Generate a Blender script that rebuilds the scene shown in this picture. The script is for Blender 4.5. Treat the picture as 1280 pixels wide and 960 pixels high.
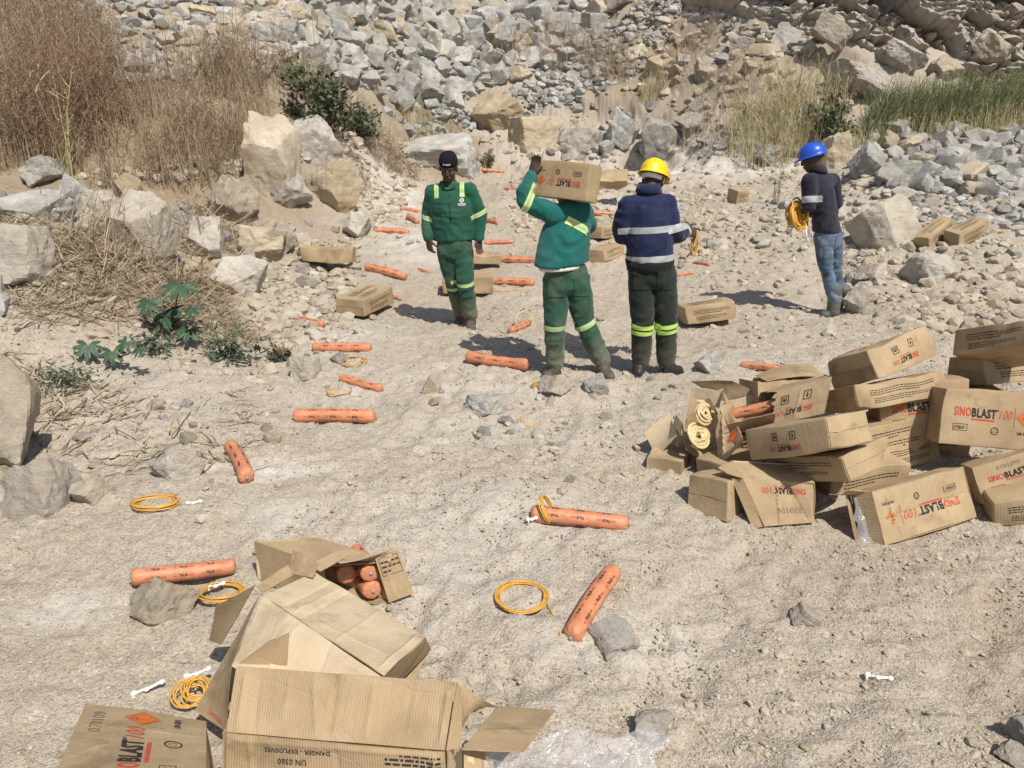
import bpy, bmesh, math, random
import numpy as np
from mathutils import Vector, Matrix, noise as mnoise

for o in list(bpy.data.objects): bpy.data.objects.remove(o)
sc = bpy.context.scene
COL = sc.collection

# ------------------------------------------------------------------ camera, sky, sun, exposure
PITCH = math.radians(19.9); FPX = 961.0; CH = 2.05
cam = bpy.data.cameras.new('camera'); cam.sensor_width = 36; cam.lens = 36*FPX/1280
cam.clip_start = 0.05; cam.clip_end = 500
co = bpy.data.objects.new('camera', cam); COL.objects.link(co)
co.location = (0, 0, CH); co.rotation_euler = (math.pi/2-PITCH, 0, 0)
sc.camera = co
SUN_FROM = Vector((.62, -1.02, 1.72)).normalized()
wd = bpy.data.worlds.new('World'); sc.world = wd; wd.use_nodes = True
nt = wd.node_tree; nt.nodes.clear()
sky = nt.nodes.new('ShaderNodeTexSky'); sky.sky_type = 'NISHITA'; sky.sun_disc = False
sky.sun_elevation = math.asin(SUN_FROM.z); sky.sun_rotation = math.atan2(SUN_FROM.x, SUN_FROM.y)
sky.dust_density = 2.0
bg = nt.nodes.new('ShaderNodeBackground'); bg.inputs[1].default_value = 0.085
wo = nt.nodes.new('ShaderNodeOutputWorld')
nt.links.new(sky.outputs[0], bg.inputs[0]); nt.links.new(bg.outputs[0], wo.inputs[0])
sl = bpy.data.lights.new('sun', 'SUN'); sl.energy = 4.25; sl.angle = math.radians(0.53); sl.color = (1.0, .945, .845)
so = bpy.data.objects.new('sun', sl); COL.objects.link(so)
so.rotation_euler = (-SUN_FROM).to_track_quat('-Z', 'Y').to_euler(); so.location = (6, -10, 17)
sc.view_settings.view_transform = 'Standard'; sc.view_settings.look = 'None'
sc.view_settings.exposure = 0.15; sc.view_settings.gamma = 1.0
sc.render.engine = 'CYCLES'
sc.cycles.max_bounces = 6; sc.cycles.transparent_max_bounces = 8

# ------------------------------------------------------------------ helpers
def lerp(a, b, t): return a+(b-a)*t
def sstep(e0, e1, x):
    t = np.clip((x-e0)/(e1-e0), 0, 1); return t*t*(3-2*t)
def relu(x, k=1.0):                                   # smooth ramp
    return np.where(x <= 0, 0, np.where(x < k, x*x/(2*k), x-k/2))
def hsh(ix, iy, iz, s):
    n = (ix.astype(np.int64)*374761393 + iy.astype(np.int64)*668265263 + iz.astype(np.int64)*2147483647 + s*974634777) & 0xffffffff
    n = ((n ^ (n >> 13))*1274126177) & 0xffffffff
    n = ((n ^ (n >> 15))*2246822519) & 0xffffffff
    n = n ^ (n >> 16)
    return (n & 0xffffff)/float(0xffffff)
def n2(x, y, s=0):
    """value noise on the plane, -1..1"""
    x = np.asarray(x, float); y = np.asarray(y, float)
    ix = np.floor(x); iy = np.floor(y); fx = x-ix; fy = y-iy
    ux = fx*fx*fx*(fx*(fx*6-15)+10); uy = fy*fy*fy*(fy*(fy*6-15)+10); z = np.zeros_like(ix)
    a = hsh(ix, iy, z, s); b = hsh(ix+1, iy, z, s); c = hsh(ix, iy+1, z, s); d = hsh(ix+1, iy+1, z, s)
    return 2*((a*(1-ux)+b*ux)*(1-uy)+(c*(1-ux)+d*ux)*uy)-1
def n3(p, s=0):
    p = np.asarray(p, float); i = np.floor(p); f = p-i; u = f*f*f*(f*(f*6-15)+10)
    x, y, z = i[:, 0], i[:, 1], i[:, 2]; ux, uy, uz = u[:, 0], u[:, 1], u[:, 2]
    r = 0
    for dx in (0, 1):
        for dy in (0, 1):
            for dz in (0, 1):
                r = r+hsh(x+dx, y+dy, z+dz, s)*(ux if dx else 1-ux)*(uy if dy else 1-uy)*(uz if dz else 1-uz)
    return 2*r-1
def fbm2(x, y, o=4, s=0, g=.5):
    r = 0; a = 1; t = 0
    for k in range(o):
        c, d = math.cos(k*1.3), math.sin(k*1.3); m = 2.0**k
        r = r+a*n2((x*c-y*d)*m+17*k, (x*d+y*c)*m-9*k, s+k); t += a; a *= g
    return r/t
def fbm3(p, o=3, s=0, g=.5):
    r = 0; a = 1; t = 0; p = np.asarray(p, float)
    for k in range(o):
        r = r+a*n3(p*2.0**k+11.3*k, s+k); t += a; a *= g
    return r/t
def cell2(x, y, s=0):
    """worley: distance to nearest, distance to second, id 0..1 of the nearest"""
    ix = np.floor(x); iy = np.floor(y); d1 = np.full(x.shape, 9.); d2 = d1.copy(); idd = np.zeros_like(d1); z = np.zeros_like(ix)
    for dx in (-1, 0, 1):
        for dy in (-1, 0, 1):
            cx = ix+dx; cy = iy+dy
            px = cx+hsh(cx, cy, z, s); py = cy+hsh(cx, cy, z+1, s)
            d = np.hypot(px-x, py-y); h = hsh(cx, cy, z+2, s)
            m = d < d1
            d2 = np.where(m, d1, np.minimum(d2, d)); idd = np.where(m, h, idd); d1 = np.where(m, d, d1)
    return d1, d2, idd

def mesh_np(name, V, faces, mats=(), midx=None, uv=None, smooth=True, sharp=None, attrs=None):
    """faces: list of int arrays (n,3)/(n,4); midx: per-face material index; uv: per-vertex uv"""
    me = bpy.data.meshes.new(name)
    V = np.asarray(V, np.float32).reshape(-1, 3)
    if isinstance(faces, np.ndarray): faces = [faces]
    faces = [np.asarray(f, np.int32) for f in faces if len(f)]
    lv = np.concatenate([f.ravel() for f in faces]); cnt = np.concatenate([np.full(len(f), f.shape[1], np.int32) for f in faces])
    me.vertices.add(len(V)); me.vertices.foreach_set('co', V.ravel())
    me.loops.add(len(lv)); me.loops.foreach_set('vertex_index', lv)
    me.polygons.add(len(cnt)); st = np.zeros(len(cnt), np.int32); st[1:] = np.cumsum(cnt)[:-1]
    me.polygons.foreach_set('loop_start', st); me.polygons.foreach_set('loop_total', cnt)
    for m in mats: me.materials.append(m)
    if midx is not None: me.polygons.foreach_set('material_index', np.asarray(midx, np.int32))
    if uv is not None:
        ul = me.uv_layers.new(name='UVMap'); ul.data.foreach_set('uv', np.asarray(uv, np.float32)[lv].ravel())
    for k, a in (attrs or {}).items():
        at = me.attributes.new(k, 'FLOAT', 'POINT'); at.data.foreach_set('value', np.asarray(a, np.float32))
    me.update(calc_edges=True)
    me.polygons.foreach_set('use_smooth', np.full(len(cnt), bool(smooth)))
    if sharp: me.set_sharp_from_angle(angle=math.radians(sharp))
    me.validate()
    return me
def link(name, me, parent=None, loc=None):
    o = bpy.data.objects.new(name, me); COL.objects.link(o)
    if parent is not None: o.parent = parent
    if loc is not None: o.location = loc
    return o
def tag(o, label, cat, group=None, kind=None):
    if label: o['label'] = label
    if cat: o['category'] = cat
    if group: o['group'] = group
    if kind: o['kind'] = kind
    return o
def empty(name, loc, label, cat, group=None, rot=None):
    o = bpy.data.objects.new(name, None); COL.objects.link(o); o.location = loc
    o.empty_display_size = .1
    if rot is not None: o.rotation_mode = 'QUATERNION'; o.rotation_quaternion = rot
    return tag(o, label, cat, group)
class Geo:
    """collects verts / faces / uv / material index"""
    def __init__(s): s.V = []; s.F3 = []; s.F4 = []; s.U = []; s.m3 = []; s.m4 = []; s.n = 0
    def add(s, V, F, uv=None, m=0):
        V = np.asarray(V, float).reshape(-1, 3)
        for f in (F if isinstance(F, list) else [F]):
            f = np.asarray(f)
            if not len(f): continue
            (s.F3 if f.shape[1] == 3 else s.F4).append(f+s.n)
            (s.m3 if f.shape[1] == 3 else s.m4).append(np.full(len(f), m))
        s.V.append(V); s.U.append(np.zeros((len(V), 2)) if uv is None else np.asarray(uv, float)); s.n += len(V)
    def mesh(s, name, mats, smooth=True, sharp=None, local=None):
        V = np.concatenate(s.V)
        if local is not None: V = V-np.asarray(local)
        fs = []; ms = []
        if s.F3: fs.append(np.concatenate(s.F3)); ms.append(np.concatenate(s.m3))
        if s.F4: fs.append(np.concatenate(s.F4)); ms.append(np.concatenate(s.m4))
        return mesh_np(name, V, fs, mats, np.concatenate(ms), np.concatenate(s.U), smooth, sharp)
def grid_faces(n, m):
    """quads of an (n x m) vertex grid, index i*m+j"""
    i, j = np.meshgrid(np.arange(n-1), np.arange(m-1), indexing='ij'); a = (i*m+j).ravel()
    return np.stack([a, a+m, a+m+1, a+1], 1)
def tube(path, r, ns=8, closed=False, caps=True):
    P = np.asarray(path, float); n = len(P); r = np.broadcast_to(np.asarray(r, float), (n,))
    T = np.gradient(P, axis=0)
    if closed: T = np.roll(P, -1, 0)-np.roll(P, 1, 0)
    T /= np.linalg.norm(T, axis=1)[:, None]+1e-12
    u = np.cross(T[0], [0, 0, 1.0]); 
    if np.linalg.norm(u) < .1: u = np.cross(T[0], [1.0, 0, 0])
    U = np.zeros_like(P)
    for k in range(n):
        u = u-T[k]*(u@T[k]); u /= np.linalg.norm(u); U[k] = u
    W = np.cross(T, U); a = np.linspace(0, 2*np.pi, ns, endpoint=False)
    V = P[:, None]+r[:, None, None]*(U[:, None]*np.cos(a)[None, :, None]+W[:, None]*np.sin(a)[None, :, None])
    V = V.reshape(-1, 3); F = []
    k = np.arange(n if closed else n-1)[:, None]; j = np.arange(ns)[None]
    k2 = (k+1) % n; j2 = (j+1) % ns
    F.append(np.stack([k*ns+j+0*k2, k*ns+j2, k2*ns+j2, k2*ns+j], -1).reshape(-1, 4))
    if caps and not closed:
        V = np.vstack([V, P[0], P[-1]]); a = len(V)-2; jj = np.arange(ns); jn = (jj+1) % ns
        F.append(np.stack([np.full(ns, a), jn, jj], 1)); b = (n-1)*ns
        F.append(np.stack([np.full(ns, a+1), b+jj, b+jn], 1))
    return V, F

# ------------------------------------------------------------------ materials
def mat(name, base, rough=.8, spec=.3):
    m = bpy.data.materials.new(name); m.use_nodes = True
    b = m.node_tree.nodes['Principled BSDF']
    b.inputs['Base Color'].default_value = (*base, 1); b.inputs['Roughness'].default_value = rough
    b.inputs['Specular IOR Level'].default_value = spec
    return m, m.node_tree, b
class NT:
    def __init__(s, t): s.t = t
    def n(s, k, **kw):
        d = s.t.nodes.new(k)
        for a, v in kw.items(): setattr(d, a, v)
        return d
    def l(s, a, b): s.t.links.new(a, b)
    def coord(s, which='Object'): return s.n('ShaderNodeTexCoord').outputs[which]
    def noise(s, vec, scale, detail=4, rough=.55, out='Fac', dist=0):
        d = s.n('ShaderNodeTexNoise'); d.inputs['Scale'].default_value = scale; d.inputs['Detail'].default_value = detail
        d.inputs['Roughness'].default_value = rough; d.inputs['Distortion'].default_value = dist
        if vec is not None: s.l(vec, d.inputs['Vector'])
        return d.outputs[out]
    def vor(s, vec, scale, feature='F1', out='Distance'):
        d = s.n('ShaderNodeTexVoronoi', feature=feature); d.inputs['Scale'].default_value = scale
        if vec is not None: s.l(vec, d.inputs['Vector'])
        return d.outputs[out]
    def ramp(s, fac, stops, interp='LINEAR'):
        d = s.n('ShaderNodeValToRGB'); d.color_ramp.interpolation = interp; e = d.color_ramp.elements
        while len(e) < len(stops): e.new(.5)
        for q, (p, c) in zip(e, stops): q.position = p; q.color = (*c, 1) if len(c) == 3 else c
        s.l(fac, d.inputs[0]); return d.outputs[0]
    def mix(s, f, a, b, mode='MIX'):
        d = s.n('ShaderNodeMix', data_type='RGBA', blend_type=mode)
        for k, v in ((0, f), (6, a), (7, b)):
            if hasattr(v, 'is_output'): s.l(v, d.inputs[k])
            else: d.inputs[k].default_value = v if k == 0 else ((*v, 1) if len(v) == 3 else v)
        return d.outputs[2]
    def math(s, op, a, b=0.0):
        d = s.n('ShaderNodeMath', operation=op)
        for k, v in ((0, a), (1, b)):
            if hasattr(v, 'is_output'): s.l(v, d.inputs[k])
            else: d.inputs[k].default_value = v
        return d.outputs[0]
    def bump(s, h, strength=.5, dist=.01, prev=None):
        d = s.n('ShaderNodeBump'); d.inputs['Strength'].default_value = strength; d.inputs['Distance'].default_value = dist
        s.l(h, d.inputs['Height'])
        if prev is not None: s.l(prev, d.inputs['Normal'])
        return d.outputs[0]
    def attr(s, name): return s.n('ShaderNodeAttribute', attribute_name=name).outputs['Fac']
def g3(v): return (v, v, v)

def mat_ground():
    m, t, b = mat('dusty quarry soil', (.4, .33, .25), .95, .15); q = NT(t)
    geo = q.n('ShaderNodeNewGeometry').outputs['Position']
    big = q.noise(geo, .55, 6, .6, dist=.4); mid = q.noise(geo, 4.5, 6, .7); fine = q.noise(geo, 38, 6, .75); vf = q.noise(geo, 150, 3, .7)
    c = q.ramp(big, [(.28, (.365, .292, .212)), (.46, (.448, .38, .295)), (.72, (.512, .455, .375))])
    c = q.mix(q.math('MULTIPLY', q.ramp(mid, [(.35, g3(0)), (.75, g3(1))]), .5), c, (.52, .475, .40))
    c = q.mix(q.ramp(fine, [(.36, g3(.6)), (.46, g3(0))]), c, (.2, .165, .12))
    c = q.mix(q.math('MULTIPLY', q.ramp(fine, [(.56, g3(0)), (.72, g3(1))]), .55), c, (.58, .53, .47))
    cells = q.vor(geo, 26, 'F1', 'Color'); cellg = q.n('ShaderNodeSeparateColor'); q.l(cells, cellg.inputs[0])
    peb = q.math('LESS_THAN', cellg.outputs[0], .06)
    c = q.mix(q.math('MULTIPLY', peb, .5), c, q.ramp(cellg.outputs[1], [(0, (.3, .26, .215)), (.5, (.46, .41, .35)), (1, (.62, .58, .52))]))
    c2 = q.n('ShaderNodeSeparateColor'); q.l(q.vor(geo, 95, 'F1', 'Color'), c2.inputs[0])
    c = q.mix(q.math('MULTIPLY', q.math('LESS_THAN', c2.outputs[0], .3), .7), c, q.ramp(c2.outputs[1], [(0, (.22, .18, .14)), (.45, (.36, .3, .235)), (1, (.6, .55, .48))]))
    c3 = q.n('ShaderNodeSeparateColor'); q.l(q.vor(geo, 210, 'F1', 'Color'), c3.inputs[0])
    c = q.mix(q.math('MULTIPLY', q.math('LESS_THAN', c3.outputs[0], .3), .42), c, q.ramp(c3.outputs[1], [(0, (.17, .14, .11)), (.4, (.34, .29, .23)), (1, (.62, .57, .5))]))
    # regions: brown loose soil, pale rock powder, grey chips
    c = q.mix(q.attr('brown'), c, q.mix(fine, (.22, .165, .105), (.34, .265, .18)))
    pw = q.math('MULTIPLY', q.attr('powder'), q.ramp(mid, [(.3, g3(.25)), (.6, g3(1))]))
    c = q.mix(pw, c, q.mix(fine, (.56, .525, .47), (.71, .68, .63)))
    c = q.mix(q.math('MULTIPLY', q.attr('grey'), q.ramp(mid, [(.3, g3(.5)), (.6, g3(1))])), c, q.mix(fine, (.37, .335, .29), (.53, .49, .44)))
    q.l(c, b.inputs['Base Color'])
    h = q.math('ADD', q.math('MULTIPLY', fine, .45), q.math('ADD', q.math('MULTIPLY', vf, .5), q.math('MULTIPLY', q.noise(geo, 14, 4, .7), .2)))
    vd = q.vor(geo, 60); h2 = q.math('ADD', h, q.math('ADD', q.math('MULTIPLY', vd, -.55), q.math('MULTIPLY', q.vor(geo, 140), -.4)))
    q.l(q.bump(h2, .6, .02), b.inputs['Normal'])
    return m
def mat_rock(name, pal, stain, stain_amt=.35, bump=.7, scale=1.0, dust=.5):
    """angular quarry rock: pale fresh faces, veins, ochre stains"""
    m, t, b = mat(name, pal[1], .9, .2); q = NT(t)
    oc = q.coord('Object'); rnd = q.n('ShaderNodeObjectInfo').outputs['Random']
    off = q.n('ShaderNodeVectorMath', operation='ADD'); q.l(oc, off.inputs[0])
    cmb = q.n('ShaderNodeCombineXYZ'); q.l(q.math('MULTIPLY', rnd, 37.), cmb.inputs[0]); q.l(q.math('MULTIPLY', rnd, 91.), cmb.inputs[1]); q.l(cmb.outputs[0], off.inputs[1])
    v = off.outputs[0]
    a = q.noise(v, 2.2*scale, 6, .65, dist=.6); f = q.noise(v, 16*scale, 6, .75); ff = q.noise(v, 70*scale, 4, .7)
    st = q.n('ShaderNodeMapping'); q.l(v, st.inputs['Vector']); st.inputs['Rotation'].default_value = (.5, .9, .3); st.inputs['Scale'].default_value = (1, 1, 7)
    band = q.noise(st.outputs[0], 2.6*scale, 5, .7)
    c = q.ramp(a, [(.3, pal[0]), (.5, pal[1]), (.7, pal[2])])
    c = q.mix(q.math('MULTIPLY', q.ramp(band, [(.52, g3(0)), (.66, g3(1))]), .45), c, pal[0])
    c = q.mix(q.math('MULTIPLY', q.ramp(f, [(.5, g3(0)), (.75, g3(1))]), .6), c, pal[2])
    c = q.mix(q.math('MULTIPLY', q.ramp(f, [(.25, g3(1)), (.45, g3(0))]), .5), c, tuple(x*.55 for x in pal[0]))
    sm = q.ramp(q.noise(v, 1.7*scale, 4, .6), [(.5, g3(0)), (.66, g3(1))])
    c = q.mix(q.math('MULTIPLY', sm, stain_amt), c, stain)
    c = q.mix(q.math('MULTIPLY', q.ramp(q.noise(v, 3.1*scale, 6, .75), [(.42, g3(0)), (.62, g3(1))]), dust), c, (.47, .415, .33))
    hv = q.n('ShaderNodeHueSaturation'); q.l(c, hv.inputs['Color'])
    q.l(q.math('ADD', q.math('MULTIPLY', rnd, .3), .86), hv.inputs['Value'])
    q.l(q.math('ADD', q.math('MULTIPLY', q.math('FRACT', q.math('MULTIPLY', rnd, 7.31)), .7), .65), hv.inputs['Saturation'])
    q.l(hv.outputs[0], b.inputs['Base Color'])
    h = q.math('ADD', q.math('MULTIPLY', f, 1.0), q.math('ADD', q.math('MULTIPLY', ff, .35), q.math('MULTIPLY', band, .8)))
    q.l(q.bump(h, bump, .025/scale), b.inputs['Normal'])
    return m
def mat_card(name, base, dark, dusty=.25):
    m, t, b = mat(name, base, .82, .25); q = NT(t)
    uv = q.coord('UV'); oc = q.coord('Object'); rnd = q.n('ShaderNodeObjectInfo').outputs['Random']
    off = q.n('ShaderNodeVectorMath', operation='ADD'); q.l(oc, off.inputs[0]); cm = q.n('ShaderNodeCombineXYZ'); q.l(q.math('MULTIPLY', rnd, 50), cm.inputs[0]); q.l(cm.outputs[0], off.inputs[1]); v = off.outputs[0]
    a = q.noise(v, 5, 5, .6); s = q.noise(v, 14, 5, .7)
    c = q.ramp(a, [(.3, dark), (.6, base)])
    mp = q.n('ShaderNodeMapping'); q.l(uv, mp.inputs['Vector']); mp.inputs['Scale'].default_value = (160, 6, 1)
    fl = q.noise(mp.outputs[0], 1.0, 2, .5)
    c = q.mix(q.math('MULTIPLY', q.ramp(fl, [(.4, g3(0)), (.65, g3(1))]), .18), c, dark)
    c = q.mix(q.math('MULTIPLY', q.ramp(s, [(.55, g3(0)), (.75, g3(1))]), dusty), c, (.5, .42, .32))
    c = q.mix(q.math('MULTIPLY', q.ramp(q.noise(v, 3.3, 5, .65, dist=.5), [(.56, g3(0)), (.66, g3(1))]), .6), c, tuple(x*.6 for x in dark))
    q.l(c, b.inputs['Base Color'])
    wv = q.n('ShaderNodeTexWave', wave_type='BANDS', bands_direction='X'); wv.inputs['Scale'].default_value = 42; wv.inputs['Distortion'].default_value = .6
    q.l(uv, wv.inputs['Vector'])
    h = q.math('ADD', q.math('MULTIPLY', wv.outputs['Fac'], .32), q.math('ADD', q.math('MULTIPLY', q.noise(v, 9, 4, .6), 1.6), q.math('MULTIPLY', s, .5)))
    crk = q.vor(v, 7, 'DISTANCE_TO_EDGE'); h = q.math('ADD', h, q.math('MULTIPLY', q.ramp(crk, [(0, g3(0)), (.03, g3(1))]), .3))
    q.l(q.bump(h, .45, .006), b.inputs['Normal'])
    return m
def mat_cloth(name, base, var=.35, dirt=(.35, .3, .23), dirt_amt=.2, fold=.5):
    m, t, b = mat(name, base, .9, .15); q = NT(t)
    v = q.coord('Object'); a = q.noise(v, 7, 5, .65); f = q.noise(v, 220, 2, .5)
    c = q.ramp(a, [(.3, tuple(x*(1-var) for x in base)), (.7, tuple(min(1, x*(1+var)) for x in base))])
    c = q.mix(q.math('MULTIPLY', q.ramp(q.noise(v, 4.1, 5, .7), [(.5, g3(0)), (.72, g3(1))]), dirt_amt), c, dirt)
    sx = q.n('ShaderNodeSeparateXYZ'); q.l(v, sx.inputs[0]); low = q.math('ADD', sx.outputs[2], q.math('MULTIPLY', q.noise(v, 9, 5, .7), .5))
    c = q.mix(q.math('MULTIPLY', q.ramp(low, [(.30, g3(1)), (.62, g3(0))]), min(.8, dirt_amt*2.2)), c, dirt)
    q.l(c, b.inputs['Base Color'])
    mp = q.n('ShaderNodeMapping'); q.l(v, mp.inputs['Vector']); mp.inputs['Scale'].default_value = (1, 1, .45); mp.inputs['Rotation'].default_value = (.3, .5, 0)
    w = q.noise(mp.outputs[0], 13, 3, .55, dist=.8)
    h = q.math('ADD', q.math('MULTIPLY', w, 1.0), q.math('MULTIPLY', f, .05))
    q.l(q.bump(h, fold, .03), b.inputs['Normal'])
    b.inputs['Sheen Weight'].default_value = .15
    return m
def mat_plain(name, base, rough=.6, spec=.4, nscale=20, var=.25, bump=.15):
    m, t, b = mat(name, base, rough, spec); q = NT(t); v = q.coord('Object')
    a = q.noise(v, nscale, 4, .6)
    q.l(q.ramp(a, [(.25, tuple(x*(1-var) for x in base)), (.75, tuple(min(1, x*(1+var)) for x in base))]), b.inputs['Base Color'])
    q.l(q.bump(a, bump, .01), b.inputs['Normal'])
    return m
def mat_leafy(name, cols, trans=.25):
    """blades / leaves: colour varies per loose piece"""
    m, t, b = mat(name, cols[0], .75, .2); q = NT(t)
    r = q.n('ShaderNodeNewGeometry').outputs['Random Per Island']
    n = len(cols)
    q.l(q.ramp(r, [(k/(n-1), c) for k, c in enumerate(cols)]), b.inputs['Base Color'])
    return m
M = {}
M['ground'] = mat_ground()
M['rock'] = mat_rock('pale quarry rock', ((.26, .225, .18), (.41, .36, .295), (.54, .495, .42)), (.42, .31, .19), .4, dust=.68)
M['rock_grey'] = mat_rock('grey blasted rock', ((.21, .205, .19), (.36, .352, .33), (.54, .53, .50)), (.38, .31, .22), .3, dust=.2)
M['rock_tan'] = mat_rock('ochre stained rock', ((.30, .24, .17), (.42, .355, .265), (.55, .49, .39)), (.42, .29, .17), .45)
M['rock_dark'] = mat_rock('dark striped rock', ((.16, .15, .14), (.3, .28, .26), (.45, .42, .38)), (.3, .25, .2), .2)
M['gravel'] = mat_leafy('loose stone chips', [(.29, .24, .175), (.40, .345, .265), (.44, .385, .30), (.34, .285, .21), (.48, .43, .355), (.39, .345, .28)])
M['gravel_grey'] = mat_leafy('grey stone chips', [(.15, .145, .13), (.29, .28, .26), (.38, .37, .35), (.22, .21, .19), (.45, .44, .42), (.33, .30, .25)])
M['card'] = mat_card('brown cardboard', (.455, .34, .207), (.33, .24, .142))
M['card_in'] = mat_card('cardboard inner side', (.60, .485, .33), (.51, .41, .275), .1)
M['card_edge'] = mat_plain('cut cardboard edge', (.36, .26, .16), .9, .1, 60, .3)
M['ink'] = mat_plain('black print', (.035, .032, .03), .8, .2, 60, .4, 0)
M['ink_red'] = mat_plain('red print', (.5, .085, .05), .8, .2, 60, .25, 0)
M['ink_orange'] = mat_plain('orange print', (.62, .16, .04), .8, .2, 60, .25, 0)
M['ink_grey'] = mat_plain('faded grey stamp', (.2, .16, .12), .85, .2, 80, .35, 0)
M['film'] = mat_plain('orange plastic film', (.54, .225, .12), .5, .4, 14, .28, .5)
M['film_ink'] = mat_plain('black film print', (.05, .03, .025), .5, .3, 60, .3, 0)
M['film_red'] = mat_plain('red film print', (.5, .09, .04), .5, .3, 60, .3, 0)
M['cord'] = mat_plain('orange yellow tube', (.60, .33, .06), .4, .5, 40, .2, .1)
M['cord_pale'] = mat_plain('pale yellow tube', (.58, .46, .24), .45, .5, 40, .25, .1)
M['white_plastic'] = mat_plain('white plastic', (.8, .79, .76), .4, .5, 20, .06, .05)
M['steel'] = mat_plain('grey metal tube', (.3, .3, .31), .35, .7, 30, .2, .05)
# ------------------------------------------------------------------ terrain
def H0(X, Y):
    """large form of the quarry floor, banks and slopes"""
    X = np.asarray(X, float); Y = np.asarray(Y, float)
    h = .085*relu(Y-8, 2.)
    bank = .85*sstep(2.1, 4.9, -X+.0*Y)*sstep(4.2, 7.2, Y)
    lh = sstep(.6, 4.6, -X-.02*(Y-9))*(.36*relu(Y-9.6, 1.6))
    lh = lh+.1*relu(-X-4.6, 1.5)*sstep(4, 7, Y)
    rr = .105*relu(X-1.7, 1.5)*sstep(5.2, 9, Y)
    berm = .5*np.exp(-((Y-12.3-.1*(X-7))/1.5)**2)*sstep(4.2, 6.6, X)
    yb = 17.6+.8*np.sin(X*.5+1)-2.2*sstep(2, 6, X)+.25*np.clip(-X-3, 0, 8)
    back = .56*relu(Y-yb, 1.6)
    dip = -.0*np.exp(-((X-1.9)/1.5)**2-((Y-3.7)/1.1)**2)
    valley = -.25*np.exp(-((X+1.7)/1.2)**2-((Y-14.5)/3)**2)
    behind = .05*relu(1.0-Y, 1.)
    h = h+bank+lh+rr+berm+back+dip+valley+behind
    far = 12+.06*relu(np.abs(Y-20)-22, 5)
    return np.where(h > 9, 9+3*np.tanh((h-9)/3), h)
def path_mask(X, Y):
    """1 where the ground was scraped smooth"""
    return sstep(-3.0, -1.9, X)*(1-sstep(2.6, 4.4, X+.12*(8-Y)))*(1-sstep(13, 16, Y))
def H(X, Y):
    X = np.asarray(X, float); Y = np.asarray(Y, float)
    rough = 1-.62*path_mask(X, Y)
    n = .075*fbm2(X*.75, Y*.75, 3, 5)+rough*.13*fbm2(X*1.6+3, Y*1.6, 4, 9)
    hi = sstep(15.5, 18, Y)
    n = n+hi*.45*fbm2(X*.45, Y*.45, 3, 31)
    wx = X+.5*fbm2(X*.7, Y*.7, 2, 91); wy = Y+.5*fbm2(X*.7+7, Y*.7, 2, 92)
    d1, d2, idd = cell2(wx*.75+wy*.35, wy*.8-wx*.3, 93); e1, e2, ie = cell2(wx*2.1, wy*2.3, 94)
    n = n+hi*(.55*(idd-.5)*sstep(0, .12, d2-d1)+.22*(ie-.5)*sstep(0, .1, e2-e1))
    n = n+.014*fbm2(X*3.4, Y*3.4, 3, 15)+rough*.045*np.abs(fbm2(X*4+9, Y*4, 3, 22))
    return H0(X, Y)+n
def Hfine(X, Y):
    rough = 1.15-.55*path_mask(X, Y)
    r = 1-np.abs(fbm2(X*9, Y*9, 3, 41)); d1, d2, _ = cell2(X*7+fbm2(X*3, Y*3, 2, 3), Y*7, 51)
    led = fbm2(X*1.1+.3*Y, Y*2.3, 3, 101)*5; fr = led-np.floor(led); patch = sstep(-.1, .35, fbm2(X*.6, Y*.8, 2, 102))*(1-sstep(14, 18, Y))
    led = led; lump = (1-.6*path_mask(X, Y))*np.clip(fbm2(X*5.5, Y*5.5, 3, 104), 0, 1)**1.3
    return .020*patch*rough*(fr**2-.33)+.026*rough*lump+.014*rough*(r-.8)*2+.010*rough*sstep(.0, .35, d2-d1)+.006*fbm2(X*26, Y*26, 2, 61)+.010*fbm2(X*12, Y*12, 2, 63)
def Hs(x, y): return float(H(np.array([x]), np.array([y]))[0])
FW = np.array([0, math.cos(PITCH), -math.sin(PITCH)]); UP = np.array([0, math.sin(PITCH), math.cos(PITCH)]); RT = np.array([1., 0, 0]); CAM = np.array([0, 0, CH])
def ray(x, y): return FW+RT*((x-640)/FPX)+UP*((480-y)/FPX)
def at(x, y):
    """the point of the ground seen at a pixel of the photograph, and its scale in pixels per metre"""
    d = ray(x, y); t = np.concatenate([np.linspace(1., 12, 1100), np.linspace(12.02, 60, 1400)])
    P = CAM+d[None]*t[:, None]; g = P[:, 2]-H(P[:, 0], P[:, 1])
    k = np.argmax(g < 0)
    if g[k] >= 0: k = len(t)-1
    a = g[k-1]/(g[k-1]-g[k]+1e-9); tt = t[k-1]+(t[k]-t[k-1])*a
    p = CAM+d*tt
    return p, FPX/tt
def on_plane_y(x, y, Y):
    d = ray(x, y); return CAM+d*(Y/d[1])
def on_height(x, y, z):
    d = ray(x, y); return CAM+d*((z-CH)/d[2])

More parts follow.
